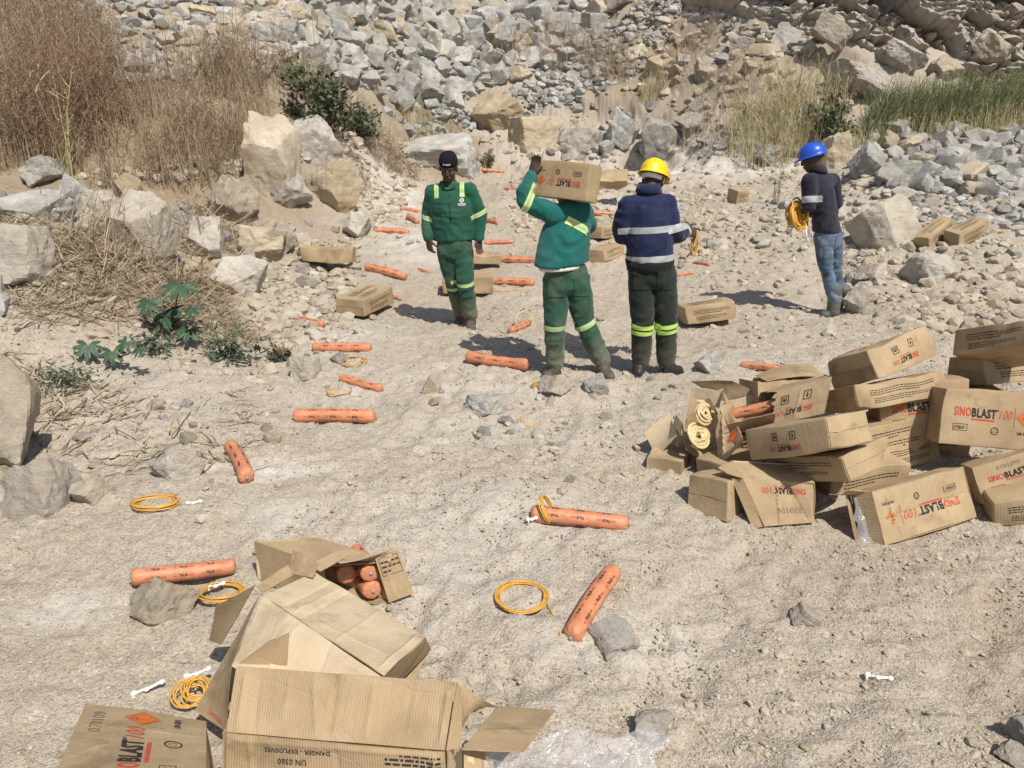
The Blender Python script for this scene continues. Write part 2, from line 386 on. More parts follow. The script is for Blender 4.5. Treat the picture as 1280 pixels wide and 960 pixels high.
def axis(segs):
    out = [segs[0][0]]
    for a, b, s0, s1 in segs:
        x = a
        while x < b-1e-6:
            s = lerp(s0, s1, (x-a)/(b-a)); x = min(x+s, b); out.append(x)
    return np.array(out)
xs = axis([(-60, -16, 6, .6), (-16, -8, .5, .07), (-8, -2.6, .06, .026), (-2.6, 2.8, .022, .022), (2.8, 8, .026, .06), (8, 16, .07, .5), (16, 60, .6, 6)])
ys = axis([(-40, -1, 5, .3), (-1, 1.2, .2, .03), (1.2, 5, .016, .024), (5, 11, .024, .05), (11, 25, .05, .1), (25, 45, .15, 1.2), (45, 90, 2, 6)])
GX, GY = np.meshgrid(xs, ys, indexing='ij')
GZ = H(GX, GY)+Hfine(GX, GY)
gx, gy = GX.ravel(), GY.ravel()
pr = np.random.default_rng(17)
for k in range(230):                                  # boot prints and scuffs pressed into the dust
    py_ = math.exp(pr.uniform(math.log(2.2), math.log(10))); px_ = pr.uniform(-.6, .62)*py_*.62+.2; yw = pr.normal(.2, .7); i0, i1 = np.searchsorted(xs, [px_-.25, px_+.25]); j0, j1 = np.searchsorted(ys, [py_-.25, py_+.25])
    dx_, dy_ = GX[i0:i1, j0:j1]-px_, GY[i0:i1, j0:j1]-py_; a_ = dx_*math.sin(yw)+dy_*math.cos(yw); b_ = (dx_*math.cos(yw)-dy_*math.sin(yw))*(1+.25*np.tanh(a_*8))
    q_ = (np.abs(a_)/.135)**3+(np.abs(b_)/.05)**3; GZ[i0:i1, j0:j1] += pr.uniform(.5, 1)*(-.016*np.exp(-q_*1.2)*(1+.25*np.sin(a_*120))+.009*np.exp(-((q_-1.6)/.9)**2))
for x0, y0, x1, y1 in ((-.4, 2.0, 3.2, 5.0), (.6, 1.6, 4.0, 4.4), (-1.2, 3.2, .4, 8.5), (-.2, 3.0, 1.1, 8.4)):   # faint wheel ruts
    t_ = np.clip(((GX-x0)*(x1-x0)+(GY-y0)*(y1-y0))/((x1-x0)**2+(y1-y0)**2), 0, 1); d_ = np.hypot(GX-x0-t_*(x1-x0)-.12*np.sin(t_*6), GY-y0-t_*(y1-y0)); GZ += -.014*np.exp(-(d_/.085)**4)*(.6+.4*fbm2(GX*2, GY*2, 2, 201))+.008*np.exp(-((d_-.13)/.04)**2)
gx, gy = GX.ravel(), GY.ravel()
def blob(cx, cy, rx, ry): return np.exp(-((gx-cx)/rx)**2-((gy-cy)/ry)**2)
wob = fbm2(gx*1.3, gy*1.3, 4, 71)
powder = np.zeros_like(gx)
for px, py, rx, ry, k in ((80, 765, .2, .12, 1), (340, 590, .35, .16, .9), (235, 590, .3, .1, .7), (430, 420, .5, .6, .75), (520, 300, .9, 1.4, .7), (480, 240, 1.0, 2.0, .8), (350, 640, .3, .2, .5),
                          (830, 215, 2.2, 1.3, 1.), (960, 205, 1.8, .8, 1.), (700, 185, 1.6, 1.0, 1.), (650, 640, .9, .4, .4), (560, 690, .6, .5, .4), (480, 790, .3, .2, .5), (780, 800, .4, .2, .5), (1080, 250, .9, .8, .5), (640, 540, 1.0, .5, .35), (790, 255, .9, 1, .6), (600, 480, 1.5, .7, .3)):
    p, _ = at(px, py); powder = np.maximum(powder, k*blob(p[0], p[1], rx, ry))
powder = np.clip(powder*1.25+.5*wob*powder-.08, 0, .85)
brown = np.zeros_like(gx)
for px, py, rx, ry, k in ((520, 190, 1.3, 1.6, 1.), (560, 165, 1.5, 1., .8), (260, 12, 1.3, 2., .9), (330, 20, 1.6, 1.6, .5), (800, 60, 2.6, 2.8, .75), (880, 130, 2.6, 1.8, .75), (960, 90, 2, 2, .6), (150, 180, 4.0, 3.0, .75), (330, 150, 2.5, 3, .7), (60, 100, 4, 3, .7), (150, 340, .8, 1.0, .7), (600, 130, 2.5, 1.0, .4)):
    p, _ = at(px, py); brown = np.maximum(brown, k*blob(p[0], p[1], rx, ry))
brown = np.clip(brown*1.2+.7*wob*brown, 0, 1)
brown = np.maximum(brown, np.clip(.6*fbm2(gx*.9+5, gy*.9, 4, 77)+.06, 0, .5)*sstep(.9, 2.6, gx+.35*(4-gy))*(1-sstep(5, 7, gy)))
grey = np.clip(sstep(17.0, 19.5, gy)*.75+.5*blob(7.5, 12, 3.5, 2)+.55*fbm2(gx*.8, gy*.8, 4, 88)*(1-sstep(8, 14, gy)*.5), 0, .85)
grey = np.clip(grey*(1-brown), 0, 1)
gm = mesh_np('ground', np.stack([gx, gy, GZ.ravel()], 1), grid_faces(len(xs), len(ys)), [M['ground']], attrs=dict(powder=powder, brown=brown, grey=grey))
gr = link('ground', gm); gr['kind'] = 'structure'

# ------------------------------------------------------------------ rock shapes
def ico(sub):
    bm = bmesh.new(); bmesh.ops.create_icosphere(bm, subdivisions=sub, radius=1)
    V = np.array([v.co[:] for v in bm.verts]); F = np.array([[v.index for v in f.verts] for f in bm.faces]); bm.free()
    return V/np.linalg.norm(V, axis=1)[:, None], F
ICO = {k: ico(k) for k in (1, 2, 3, 4, 5)}
def rock_shape(seed, sub=4, cuts=11, rough=.035, box=.0):
    """a block broken along flat planes: radial distance to the nearest of random cutting planes"""
    r = np.random.default_rng(seed); D, F = ICO[sub]
    n = r.normal(size=(cuts, 3)); n /= np.linalg.norm(n, axis=1)[:, None]; h = r.uniform(.5, .95, cuts)
    if box > 0:
        A = np.linalg.qr(r.normal(size=(3, 3)))[0] if box < 1 else np.eye(3)
        n = np.vstack([n, A, -A]); h = np.r_[h+.18, r.uniform(.6, .75, 6)]
    t = h[None]/np.maximum(D@n.T, .05); rad = np.minimum(t.min(1), 1.15)
    V = D*rad[:, None]
    if rough > 0:
        V = V*(1+rough*fbm3(D*2.2+seed, 3, seed)[:, None]*1.6)
        st = np.abs(fbm3(V*3.1+seed*3, 2, seed+5)); V = V*(1-rough*.9*np.clip(.35-st, 0, 1)[:, None])
        V = V*(1+.35*rough*fbm3(V*9+seed, 2, seed+9)[:, None])
    V = V/np.abs(V).max(0)
    return V, F
ROCKS = {}
def rock_mesh(kind, seed, matname):
    key = (kind, seed, matname)
    if key not in ROCKS:
        sub, cuts, rough, box, sh = dict(big=(5, 15, .085, .25, 22), mid=(4, 12, .07, .3, 26), low=(3, 11, .06, .25, 28), slab=(5, 10, .07, 1, 22), ground=(5, 15, .10, .2, 22))[kind]
        V, F = rock_shape(seed, sub, cuts, rough, box)
        ROCKS[key] = mesh_np('rock', V*.5, F, [M[matname]], smooth=True, sharp=sh)
    return ROCKS[key]
RNG = np.random.default_rng(7)
def place_rock(name, px, py, w, h, depth=1., kind='big', seed=1, m='rock', label=None, group=None, cat='rock', rot=None, sink=.12, tilt=(0, 0)):
    """rock whose foot is seen at (px, py); w and h its outline in pixels of the photograph"""
    p, s = at(px, py)
    W = w/s; Hh = h/s/math.cos(.25); D = W*depth
    o = link(name, rock_mesh(kind, seed, m))
    o.scale = (W, D, Hh*(1+sink)); yaw = RNG.uniform(-.4, .4) if rot is None else rot
    o.rotation_euler = (tilt[0], tilt[1], yaw)
    y2 = p[1]+D*.38; z = Hs(p[0]*y2/p[1], y2)
    zz = min(z, p[2]+.1)
    o.location = (p[0]*y2/p[1], y2, zz*.5+p[2]*.5+Hh*.5-sink*Hh*.5)
    return tag(o, label, cat, group)
# ------------------------------------------------------------------ the named boulders
BOULDERS = [
 # px, foot py, w, h, depth, seed, material, rot, tilt, label
 (8, 592, 118, 195, .9, 3, 'rock', .2, (0, .0), 'huge pale boulder cut off by the left edge, dark hollow under its right side'),
 (60, 648, 104, 72, .9, 8, 'rock', .5, (0, .25), 'grey angular boulder lying just below the huge boulder at the left edge'),
 (118, 634, 52, 36, 1, 22, 'rock', .1, (0, 0), 'small flat-topped rock right of the grey angular boulder'),
 (344, 258, 84, 106, .8, 61, 'rock', .15, (0, -.05), 'tall split boulder with a pale face and a dark broken foot'),
 (398, 214, 66, 66, .9, 14, 'rock', .3, (0, .1), 'pointed pale boulder behind the tall split boulder'),
 (420, 266, 80, 60, .8, 17, 'rock_tan', -.2, (0, 0), 'reddish block with a flat face, right of the tall split boulder'),
 (293, 284, 74, 60, .9, 19, 'rock_tan', .6, (0, .2), 'brown angular boulder left of the tall split boulder, dark right side'),
 (50, 280, 98, 42, .8, 23, 'rock_grey', 0, (0, 0), 'long flat whitish boulder in the left boulder row'),
 (99, 268, 48, 46, .9, 29, 'rock_grey', .4, (0, 0), 'light grey boulder behind the long flat whitish one'),
 (164, 259, 36, 40, .9, 31, 'rock_tan', .2, (0, .1), 'small upright yellowish boulder at the top of the left bank'),
 (184, 328, 88, 82, .9, 37, 'rock', -.3, (0, 0), 'big blocky boulder with a yellow top and grey side, above the straw'),
 (130, 276, 56, 36, 1, 41, 'rock', .9, (0, 0), 'cream rock below the small upright yellowish boulder'),
 (26, 368, 100, 76, .9, 43, 'rock', .2, (0, 0), 'pale rounded boulder at the left edge behind the straw heap'),
 (262, 330, 60, 54, 1, 47, 'rock', .7, (0, 0), 'low pale rock between the blocky boulder and the brown boulder'),
 (60, 236, 62, 34, 1, 53, 'rock_grey', .2, (0, 0), 'dull grey boulder half hidden by dry brush on the left bank'),
 (228, 602, 82, 42, .7, 59, 'rock', .05, (0, 0), 'flat pale slab beside the upright cartridge on the left'),
 (208, 780, 90, 40, .9, 67, 'rock', -.2, (0, .1), 'grey wedge of rock propping up the nearest left cartridge'),
 (605, 521, 62, 28, .9, 71, 'rock_grey', .1, (0, 0), 'flat grey stone in the middle of the path'),
 (384, 475, 46, 28, 1, 73, 'rock', .4, (0, 0), 'small brown stone below the long cartridge on the left of the path'),
 (824, 204, 64, 52, .9, 79, 'rock_dark', .35, (0, 0), 'upright block with dark stripes behind the yellow helmet'),
 (776, 190, 52, 50, .9, 83, 'rock_grey', .2, (0, 0), 'pale cracked boulder left of the dark striped block'),
 (1041, 212, 46, 44, .9, 89, 'rock_tan', .2, (0, 0), 'round cream boulder right of the blue helmet'),
 (1098, 316, 96, 68, .9, 97, 'rock', -.3, (0, 0), 'large pale boulder behind the man in the blue helmet'),
 (1163, 354, 66, 40, .9, 101, 'rock', .2, (0, 0), 'whitish flat-topped boulder below the two cartons on the right'),
 (1068, 394, 40, 38, .9, 103, 'rock', .1, (0, 0), 'pale blocky rock just right of the rubber boots'),
 (556, 216, 104, 42, .9, 107, 'rock_grey', .1, (0, 0), 'smooth low grey rock behind the beanie at the end of the path'),
 (764, 820, 66, 18, 1.2, 109, 'rock', .1, (0, 0), 'flat-topped rock against the slanting cartridge in the foreground'),
 (813, 930, 58, 36, .9, 113, 'rock', .3, (0, 0), 'rounded grey rock beside the clear plastic sheet'),
 (1006, 786, 46, 22, .9, 127, 'rock', .4, (0, 0), 'lone small stone with a dark left side on the right foreground'),
 (886, 466, 38, 24, 1, 131, 'rock_grey', .2, (0, 0), 'whitish stone right of the black shoes of the man in navy'),
 (744, 495, 36, 20, 1, 137, 'rock_grey', .5, (0, 0), 'grey stone in front of the dark green trousers'),
 (694, 496, 58, 18, 1, 139, 'rock', .2, (0, 0), 'low stone under the left boot of the man with the carton'),
 (963, 208, 46, 26, 1, 149, 'rock_grey', .2, (0, 0), 'low white rock left of the blue helmet'),
 (979, 196, 28, 26, 1, 151, 'rock_tan', .3, (0, 0), 'small ochre rock above the low white rock'),
 (724, 202, 84, 40, .9, 157, 'rock', .2, (0, 0), 'pale ledge of rock behind the shouldered carton'),
 (668, 186, 58, 36, .9, 163, 'rock', .5, (0, 0), 'pale rock ledge left of the shouldered carton, at the foot of the slope'),
 (626, 168, 74, 48, .8, 167, 'rock_tan', .4, (0, 0), 'ochre outcrop at the foot of the slope below the rubble heap'),
 (540, 494, 30, 22, 1, 173, 'rock', .4, (0, .2), 'small upright stone left of the flat grey path stone'),
 (712, 606, 18, 10, 1, 253, 'rock_grey', .3, (0, 0), 'small flat dark stone left of the lone standing grey stone'),
 (20, 566, 60, 30, 1, 263, 'rock', .3, (0, 0), 'flat stone under the huge boulder at the left edge'),
 (358, 262, 78, 46, .8, 62, 'rock_dark', .15, (0, .1), 'dark added lump standing in for the shaded broken foot of the tall split boulder'),  # extra lump: shade on the boulder's lower face put into a dark rock colour
 (1276, 938, 40, 40, 1, 179, 'rock_grey', .2, (0, 0), 'grey stone cut by the lower right edge'),
 (1262, 962, 46, 24, 1, 181, 'rock', .2, (0, 0), 'cream stone at the bottom right corner'),
 (1080, 228, 50, 44, 1, 191, 'rock_grey', .4, (0, 0), 'grey boulder at the left end of the right rubble berm'),
 (1112, 180, 52, 34, 1, 193, 'rock_grey', .1, (0, 0), 'large grey block on top of the right rubble berm'),
 (1128, 262, 40, 26, 1, 197, 'rock_grey', .1, (0, 0), 'bluish grey stone above the two cartons on the right'),
 (1090, 356, 46, 24, 1, 199, 'rock', .1, (0, 0), 'flat pale stone between the rubber boots and the whitish boulder'),
 (330, 330, 66, 44, 1, 211, 'rock', .2, (0, 0), 'low broken ledge above the half buried carton'),
 (300, 372, 78, 46, 1, 223, 'rock', .8, (0, 0), 'sloping pale rock at the right foot of the left bank'),
 (352, 318, 50, 34, 1, 227, 'rock_tan', .8, (0, 0), 'small tan rock below the brown angular boulder'),
 (447, 300, 40, 36, 1, 229, 'rock', .8, (0, 0), 'tapered rock at the foot of the reddish block'),
]
HERO = []; GROUNDED = (241, 243, 247, 257, 259, 261, 263, 269, 22, 59, 71, 73, 109, 113, 127, 131, 137, 139, 173, 101, 107, 8, 67)
for (px, py, w, h, dp, sd, m, rot, tl, lab) in BOULDERS:
    HERO.append(place_rock('boulder' if max(w, h) > 40 else 'stone', px, py, w, h, dp, 'slab' if sd in (163,) else ('ground' if sd in GROUNDED else 'big'), sd, m, lab, None, 'boulder' if max(w, h) > 40 else 'stone', rot, .55 if sd in GROUNDED else .28, tl))

# ------------------------------------------------------------------ rubble heap on the back slope: every block is its own object
def inside(x, y, poly):
    c = False; n = len(poly)
    for i in range(n):
        x1, y1 = poly[i]; x2, y2 = poly[(i+1) % n]
        if (y1 > y) != (y2 > y) and x < (x2-x1)*(y-y1)/(y2-y1)+x1: c = not c
    return c
def scatter(poly, n, smin, smax, seed, power=2., gap=.55):
    r = np.random.default_rng(seed); P = np.array(poly); out = []
    lo, hi = P.min(0), P.max(0); tries = 0
    sizes = np.sort(smin+(smax-smin)*r.random(n)**power)[::-1]
    for s in sizes:
        for k in range(40):
            x, y = r.uniform(lo, hi)
            if inside(x, y, poly) and all(abs(x-a)+abs(y-b)*1.25 > gap*(s+c)*.62 for a, b, c in out): break
        else: continue
        out.append((x, y, s))
    return out
def rubble(poly, n, smin, smax, seed, name, labels, group, kind='mid', flat=.8, lift=.0, power=2., gap=.55, limit=400, stuffname='rubble'):
    r = np.random.default_rng(seed+99); pts = scatter(poly, n, smin, smax, seed, power, gap); g = Geo()
    for k, (x, y, s) in enumerate(pts):
        p, sc_ = at(x, y+s*.35); w = s/sc_
        mi = r.choice(len(labels), p=[l[2] for l in labels]); matn, lab, _ = labels[mi]
        if y < -12 or k >= limit:
            V, F = rock_shape(int(r.integers(40)), 2, 9, 0, .4); a = r.uniform(0, 6.28); c_, s_ = math.cos(a), math.sin(a)
            V = V*.5*w*np.array([1.1, .9, .8]); V = np.stack([V[:, 0]*c_-V[:, 1]*s_, V[:, 0]*s_+V[:, 1]*c_, V[:, 2]], 1)
            g.add(V+p+[0, 0, w*.2], F, m=0); continue
        o = link(name, rock_mesh(kind, int(r.integers(1, 16)), matn))
        q = r.uniform(.85, 1.25, 3); o.scale = (w*q[0], w*q[1]*.95, w*q[2]*flat)
        o.rotation_euler = (r.uniform(-.5, .5), r.uniform(-.5, .5), r.uniform(0, 6.28))
        o.location = (p[0], p[1]+w*.2, p[2]+w*flat*(.22+lift*r.random()))
        tag(o, lab, 'rock', group)
    if g.n:
        o = link(stuffname, g.mesh(stuffname, [M['rock_grey']], smooth=False)); o['kind'] = 'stuff'
heap_poly = [(310, 62), (352, 20), (400, -5), (415, -70), (800, -70), (770, 5), (745, 45), (690, 78), (640, 95), (590, 112), (545, 130), (500, 128), (462, 112), (430, 92), (380, 92), (335, 84)]
rubble(heap_poly, 700, 10, 40, 21, 'rubble_block', [('rock_grey', 'grey broken block among many in the rubble heap on the back slope', .76), ('rock', 'pale beige broken block among many in the rubble heap on the back slope', .2), ('rock_tan', 'ochre tinted block among the grey ones of the rubble heap on the back slope', .04)],
       'blocks of the rubble heap on the back slope', 'mid', .85, .25, 1.9, .56, 300)
berm_poly = [(1062, 200), (1095, 168), (1150, 156), (1285, 158), (1285, 246), (1180, 232), (1110, 226)]
rubble(berm_poly, 190, 9, 36, 22, 'berm_stone', [('rock_grey', 'grey broken stone among many on the rubble berm in front of the reeds', .8), ('rock', 'pale broken stone among the grey ones of the rubble berm before the reeds', .2)], 'stones of the right rubble berm', 'low', .8, .1, 2.0, .55, 150)
foot_poly = [(742, 160), (790, 140), (800, 165), (760, 195), (700, 196), (690, 178)]
rubble(foot_poly, 26, 10, 26, 23, 'ledge_stone', [('rock_grey', 'grey stone among the loose ones beside the dark striped block', 1.)], 'loose stones beside the dark striped block', 'low', .8, .1)
leftrow = [(0, 262), (80, 250), (200, 240), (250, 262), (330, 285), (440, 268), (450, 300), (400, 330), (330, 365), (230, 345), (120, 320), (0, 315)]
rubble(leftrow, 60, 11, 36, 24, 'bank_stone', [('rock', 'pale rough stone among those filling the left bank between the boulders', .7), ('rock_grey', 'greyish rough stone among those filling the left bank between the boulders', .3)], 'stones of the left bank', 'mid', .75, .05, 1.7)
floor_polys = [[(340, 300), (450, 290), (470, 400), (440, 480), (380, 520), (340, 440)], [(900, 240), (1060, 250), (1280, 245), (1280, 400), (1100, 400), (960, 330)], [(480, 480), (900, 470), (860, 560), (560, 560)], [(650, 240), (1000, 220), (1000, 300), (860, 330), (700, 330)],
               [(0, 540), (300, 470), (360, 560), (300, 640), (0, 660)]]
for k, pl in enumerate(floor_polys):
    where = ['on the left edge of the path', 'on the slope around the man in the blue helmet', 'on the open path before the carrying man', 'on the pale ground behind the two men', 'on the ground near the huge left boulder'][k]
    rubble(pl, [34, 110, 26, 40, 26][k], 7, [24, 24, 20, 20, 24][k], 30+k, 'loose_stone', [('rock', 'loose stone strewn '+where, .75), ('rock_grey', 'small grey stone strewn '+where, .25)], 'loose stones '+where, 'low', .65, 0, 2.2)
# finer rubble nobody could count
g = Geo(); r = np.random.default_rng(5)
BASE = [rock_shape(200+k, 1, 8, 0, .4) for k in range(12)]; BASE2 = [rock_shape(230+k, 2, 9, 0, .4) for k in range(12)]
def chip(g, p, w, flat, r, base=BASE):
    V, F = base[int(r.integers(12))]; a = r.uniform(0, 6.28); b = r.uniform(-.5, .5)
    V = V*.5*w*np.array([r.uniform(.8, 1.3), r.uniform(.7, 1), flat]); ca, sa, cb, sb = math.cos(a), math.sin(a), math.cos(b), math.sin(b)
    V = np.stack([V[:, 0]*cb+V[:, 2]*sb, V[:, 1], -V[:, 0]*sb+V[:, 2]*cb], 1)
    V = np.stack([V[:, 0]*ca-V[:, 1]*sa, V[:, 0]*sa+V[:, 1]*ca, V[:, 2]], 1); g.add(V+p, F)
def spread(n, fx, fy, size, flat, r, g, base=BASE, keep=None):
    X, Y = fx(n), fy(n)
    if callable(X): X = X(Y)
    if keep is not None: k = keep(X, Y); X, Y = X[k], Y[k]
    Z = H(X, Y)+Hfine(X, Y); S = size(Y, len(X))
    for x, y, z, w in zip(X, Y, Z, S): chip(g, (x, y, z+w*flat*.12), w, flat, r, base)
n = 36000; Y = np.exp(r.uniform(math.log(1.6), math.log(15), n)); X = r.uniform(-1, 1, n)*(.74*Y+.5)
clump = fbm2(X*.9, Y*.9, 3, 123); keep = r.random(n) < np.clip(.30+1.4*clump+.6*(1-path_mask(X, Y)), .04, 1); X, Y = X[keep], Y[keep]
Z = H(X, Y)+Hfine(X, Y); S = np.clip(np.exp(r.normal(math.log(.0088), .62, len(X)))*(.65+.13*Y), .006, .13)
for x, y, z, w in zip(X, Y, Z, S): chip(g, (x, y, z+w*.1), w, .6, r)
OCT = (np.array([(1, 0, 0), (-1, 0, 0), (0, 1, 0), (0, -1, 0), (0, 0, 1), (0, 0, -1)], float), np.array([(0, 2, 4), (2, 1, 4), (1, 3, 4), (3, 0, 4), (2, 0, 5), (1, 2, 5), (3, 1, 5), (0, 3, 5)]))
n = 60000; Y = np.exp(r.uniform(math.log(1.5), math.log(8), n)); X = r.uniform(-1, 1, n)*(.74*Y+.5); keep = r.random(n) < np.clip(.55+1.2*fbm2(X*1.7, Y*1.7, 3, 321), .08, 1); X, Y = X[keep], Y[keep]; n = len(X)
Z = H(X, Y)+Hfine(X, Y); S = np.clip(np.exp(r.normal(math.log(.0032), .45, n))*(.7+.2*Y), .0015, .014); a = r.uniform(0, 6.28, n); W = S[:, None, None]*OCT[0][None]*r.uniform(.55, 1.2, (n, 6, 1))*[1, 1, .7]
W = np.stack([W[..., 0]*np.cos(a)[:, None]-W[..., 1]*np.sin(a)[:, None], W[..., 0]*np.sin(a)[:, None]+W[..., 1]*np.cos(a)[:, None], W[..., 2]], -1)+np.stack([X, Y, Z+S*.3], 1)[:, None]
g.add(W.reshape(-1, 3), (np.arange(n)[:, None, None]*6+OCT[1][None]).reshape(-1, 3))
o = link('gravel', g.mesh('gravel', [M['gravel']], smooth=False)); o['kind'] = 'stuff'
g = Geo()
def poly_spread(poly, n, s0, s1, seed):
    r = np.random.default_rng(seed); P = np.array([at(*q)[0][:2] for q in poly]); lo, hi = P.min(0), P.max(0)
    X = r.uniform(lo[0], hi[0], n*4); Y = r.uniform(lo[1], hi[1], n*4)
    k = np.array([inside(a, b, [tuple(q) for q in P]) for a, b in zip(X, Y)]); X, Y = X[k][:n], Y[k][:n]
    Z = H(X, Y); S = s0+(s1-s0)*r.random(len(X))**2
    for x, y, z, w in zip(X, Y, Z, S): chip(g, (x, y, z+w*.08), w, .62, r, BASE2 if w > .12 else BASE)
poly_spread([(850, 240), (1060, 250), (1120, 420), (900, 440), (850, 330)], 520, .02, .13, 17)
poly_spread([(300, 300), (450, 290), (440, 420), (330, 440)], 500, .03, .2, 18)
poly_spread([(560, 480), (800, 470), (780, 640), (600, 600)], 90, .015, .09, 19)
poly_spread([(980, 690), (1280, 650), (1280, 960), (1080, 860)], 200, .008, .035, 20)
poly_spread([(600, 170), (740, 150), (800, 200), (640, 215)], 200, .05, .3, 13)
poly_spread([(1050, 215), (1280, 235), (1280, 420), (1130, 420), (1060, 330)], 1100, .04, .2, 3)
poly_spread([(300, 20), (420, -5), (330, 95), (200, 95), (230, 60)], 350, .15, .6, 4)
poly_spread([(640, 215), (1030, 195), (1050, 260), (900, 330), (640, 300)], 1000, .04, .22, 5)
poly_spread([(0, 330), (240, 300), (440, 300), (450, 400), (340, 480), (200, 470), (0, 480)], 700, .03, .16, 6)
poly_spread([(760, 110), (1000, 170), (1010, 215), (760, 210), (700, 150)], 280, .04, .22, 8)
poly_spread([(800, 0), (1000, 60), (1000, 160), (780, 110)], 220, .06, .4, 9)
poly_spread([(380, 195), (470, 160), (520, 190), (520, 235), (470, 300), (430, 270)], 420, .04, .22, 10)
poly_spread([(120, 235), (310, 235), (460, 190), (440, 160), (300, 200), (100, 220)], 500, .04, .3, 11)
poly_spread([(460, 260), (520, 200), (700, 200), (700, 320), (470, 330)], 350, .03, .15, 12)
o = link('rubble', g.mesh('rubble', [M['gravel']], smooth=False)); o['kind'] = 'stuff'
g = Geo()
poly_spread([(480, 140), (560, 125), (690, 80), (760, 30), (800, 0), (860, 10), (800, 90), (730, 130), (640, 150), (560, 160)], 1900, .08, .36, 1)
poly_spread(berm_poly, 800, .08, .34, 2)
poly_spread([(1285, 158), (1460, 150), (1460, 400), (1285, 420)], 700, .06, .34, 21)
poly_spread([(-160, 250), (0, 250), (0, 420), (-160, 460)], 300, .05, .35, 22)
poly_spread(heap_poly, 1600, .15, .5, 15)
poly_spread([(1090, 225), (1285, 235), (1285, 300), (1130, 270)], 420, .06, .26, 14)
poly_spread([(60, -20), (330, -30), (420, 0), (330, 95), (150, 110), (60, 90)], 900, .08, .5, 16)
o = link('rubble', g.mesh('rubble', [M['gravel_grey']], smooth=False)); o['kind'] = 'stuff'

# ------------------------------------------------------------------ layered rock face on the right
def rock_face():
    na, nb = 560, 400; a = np.linspace(0, 17, na); b = np.linspace(-.8, 10, nb); A, B = np.meshgrid(a, b, indexing='ij')
    A0, B0 = A.ravel(), B.ravel()
    wx = fbm2(A0*.5, B0*.5, 3, 3)*.45; wy = fbm2(A0*.5+9, B0*.5, 3, 4)*.45
    th = math.radians(-36); ca, sa = math.cos(th), math.sin(th)
    s = (A0+wx)*ca+(B0+wy)*sa; t = -(A0+wx)*sa+(B0+wy)*ca
    lay = t/.8+.35*fbm2(s*.7, t*.3, 2, 8); k = np.floor(lay); fr = lay-k; z = np.zeros_like(k)
    off = hsh(k, z, z, 11)*.75
    sc2 = s/1.3+hsh(k, z, z+1, 12)*5+.15*fbm2(s*2, t*2, 2, 5); k2 = np.floor(sc2); fr2 = sc2-k2
    off2 = hsh(k, k2, z, 13)*.4
    D = .6*off+1.0*off2+.42*(1-fr)+.25*fr2
    crack = np.minimum(np.minimum(fr, 1-fr)*.85, np.minimum(fr2, 1-fr2)*1.5)
    D = D-.25*(1-sstep(0, .09, crack))*(hsh(k, k2, z, 15) > .35)
    d1, d2, idd = cell2(s*1.9, t*3.0, 6); D = D+.55*(idd-.5)-.14*(1-sstep(0, .08, d2-d1)); e1, e2, ie = cell2(s*4.6, t*7, 7); D = D+.26*(ie-.5)-.05*(1-sstep(0, .1, e2-e1))
    D = D+.16*fbm2(A0*1.7, B0*1.7, 4, 16)+.06*fbm2(A0*7, B0*7, 3, 17)
    lean = math.radians(57)
    fade = sstep(-.3, 2.0, A0)*sstep(-.8, .4, B0); D = D*fade-(1-sstep(-.2, 1.6, A0))*1.0
    n = np.array([0, -math.sin(lean), math.cos(lean)]); upv = np.array([.0, math.cos(lean), math.sin(lean)])
    x0 = 3.6+A0*.98; y0 = 16.6+A0*.10+.5*np.sin(A0*.5)+5.0*(1-sstep(-1.0, 4.5, A0))**1.5; z0 = 1.35+.03*A0
    P = np.stack([x0, y0, z0], 1)+B0[:, None]*upv+(D-.7)[:, None]*(n*np.array([1, 1, .6]))
    return mesh_np('rock_face', P, grid_faces(na, nb)[:, ::-1], [M['face']], smooth=True, sharp=35)
M['face'] = mat_rock('layered cliff rock', ((.25, .22, .185), (.42, .375, .315), (.56, .515, .45)), (.42, .27, .16), .4, .9, .8)
rf = link('rock_face', rock_face()); rf['kind'] = 'structure'
rubble([(770, 60), (860, 20), (1000, 60), (1040, 110), (1000, 190), (900, 190), (800, 130)], 60, 8, 40, 26, 'slope_rock', [('rock', 'pale rock half sunk in the slope left of the rock face', .6), ('rock_tan', 'brownish rock half sunk in the slope left of the rock face', .2), ('rock_grey', 'grey rock half sunk in the slope left of the rock face', .2)], 'rocks on the slope left of the rock face', 'mid', .6, .0, 2.0)
rubble([(60, 20), (300, -10), (330, 70), (260, 80), (120, 70)], 46, 12, 50, 27, 'slope_rock', [('rock', 'pale rock on the upper left slope above the dry brush', .7), ('rock_tan', 'brownish rock on the upper left slope above the dry brush', .3)], 'rocks on the upper left slope', 'mid', .6, .0, 2.0)
FACE = [(1075, 105, 90, 34, 5, 'long pale slab on the rock face above the reeds'), (1000, 120, 40, 50, 9, 'upright grey slab at the left end of the rock face'), (1130, 70, 60, 30, 2, 'jutting slab under the dark crack of the rock face'), (930, 60, 50, 36, 12, 'brown grey block perched on the slope left of the rock face'),
        (985, 52, 46, 34, 15, 'pale block at the upper left of the rock face'), (1180, 90, 60, 34, 6, 'broad slab in the middle of the rock face'), (885, 92, 46, 34, 11, 'weathered block half sunk in the slope below the rock face'), (1040, 40, 60, 40, 4, 'large block at the top of the rock face beside the crack'), (1240, 60, 60, 50, 7, 'pale blocky corner of the rock face at the right edge')]
def at_face(px, py):
    d = ray(px, py); lean = math.radians(57); n = np.array([0, -math.sin(lean), math.cos(lean)]); p0 = np.array([6, 16.8, 1.4]); t = ((p0-CAM)@n)/(d@n); q = CAM+d*t
    g_, _ = at(px, py); return (q, FPX/t) if t < np.linalg.norm((g_-CAM))/np.linalg.norm(d) and px > 1000 else (g_, FPX/((g_-CAM)@FW))
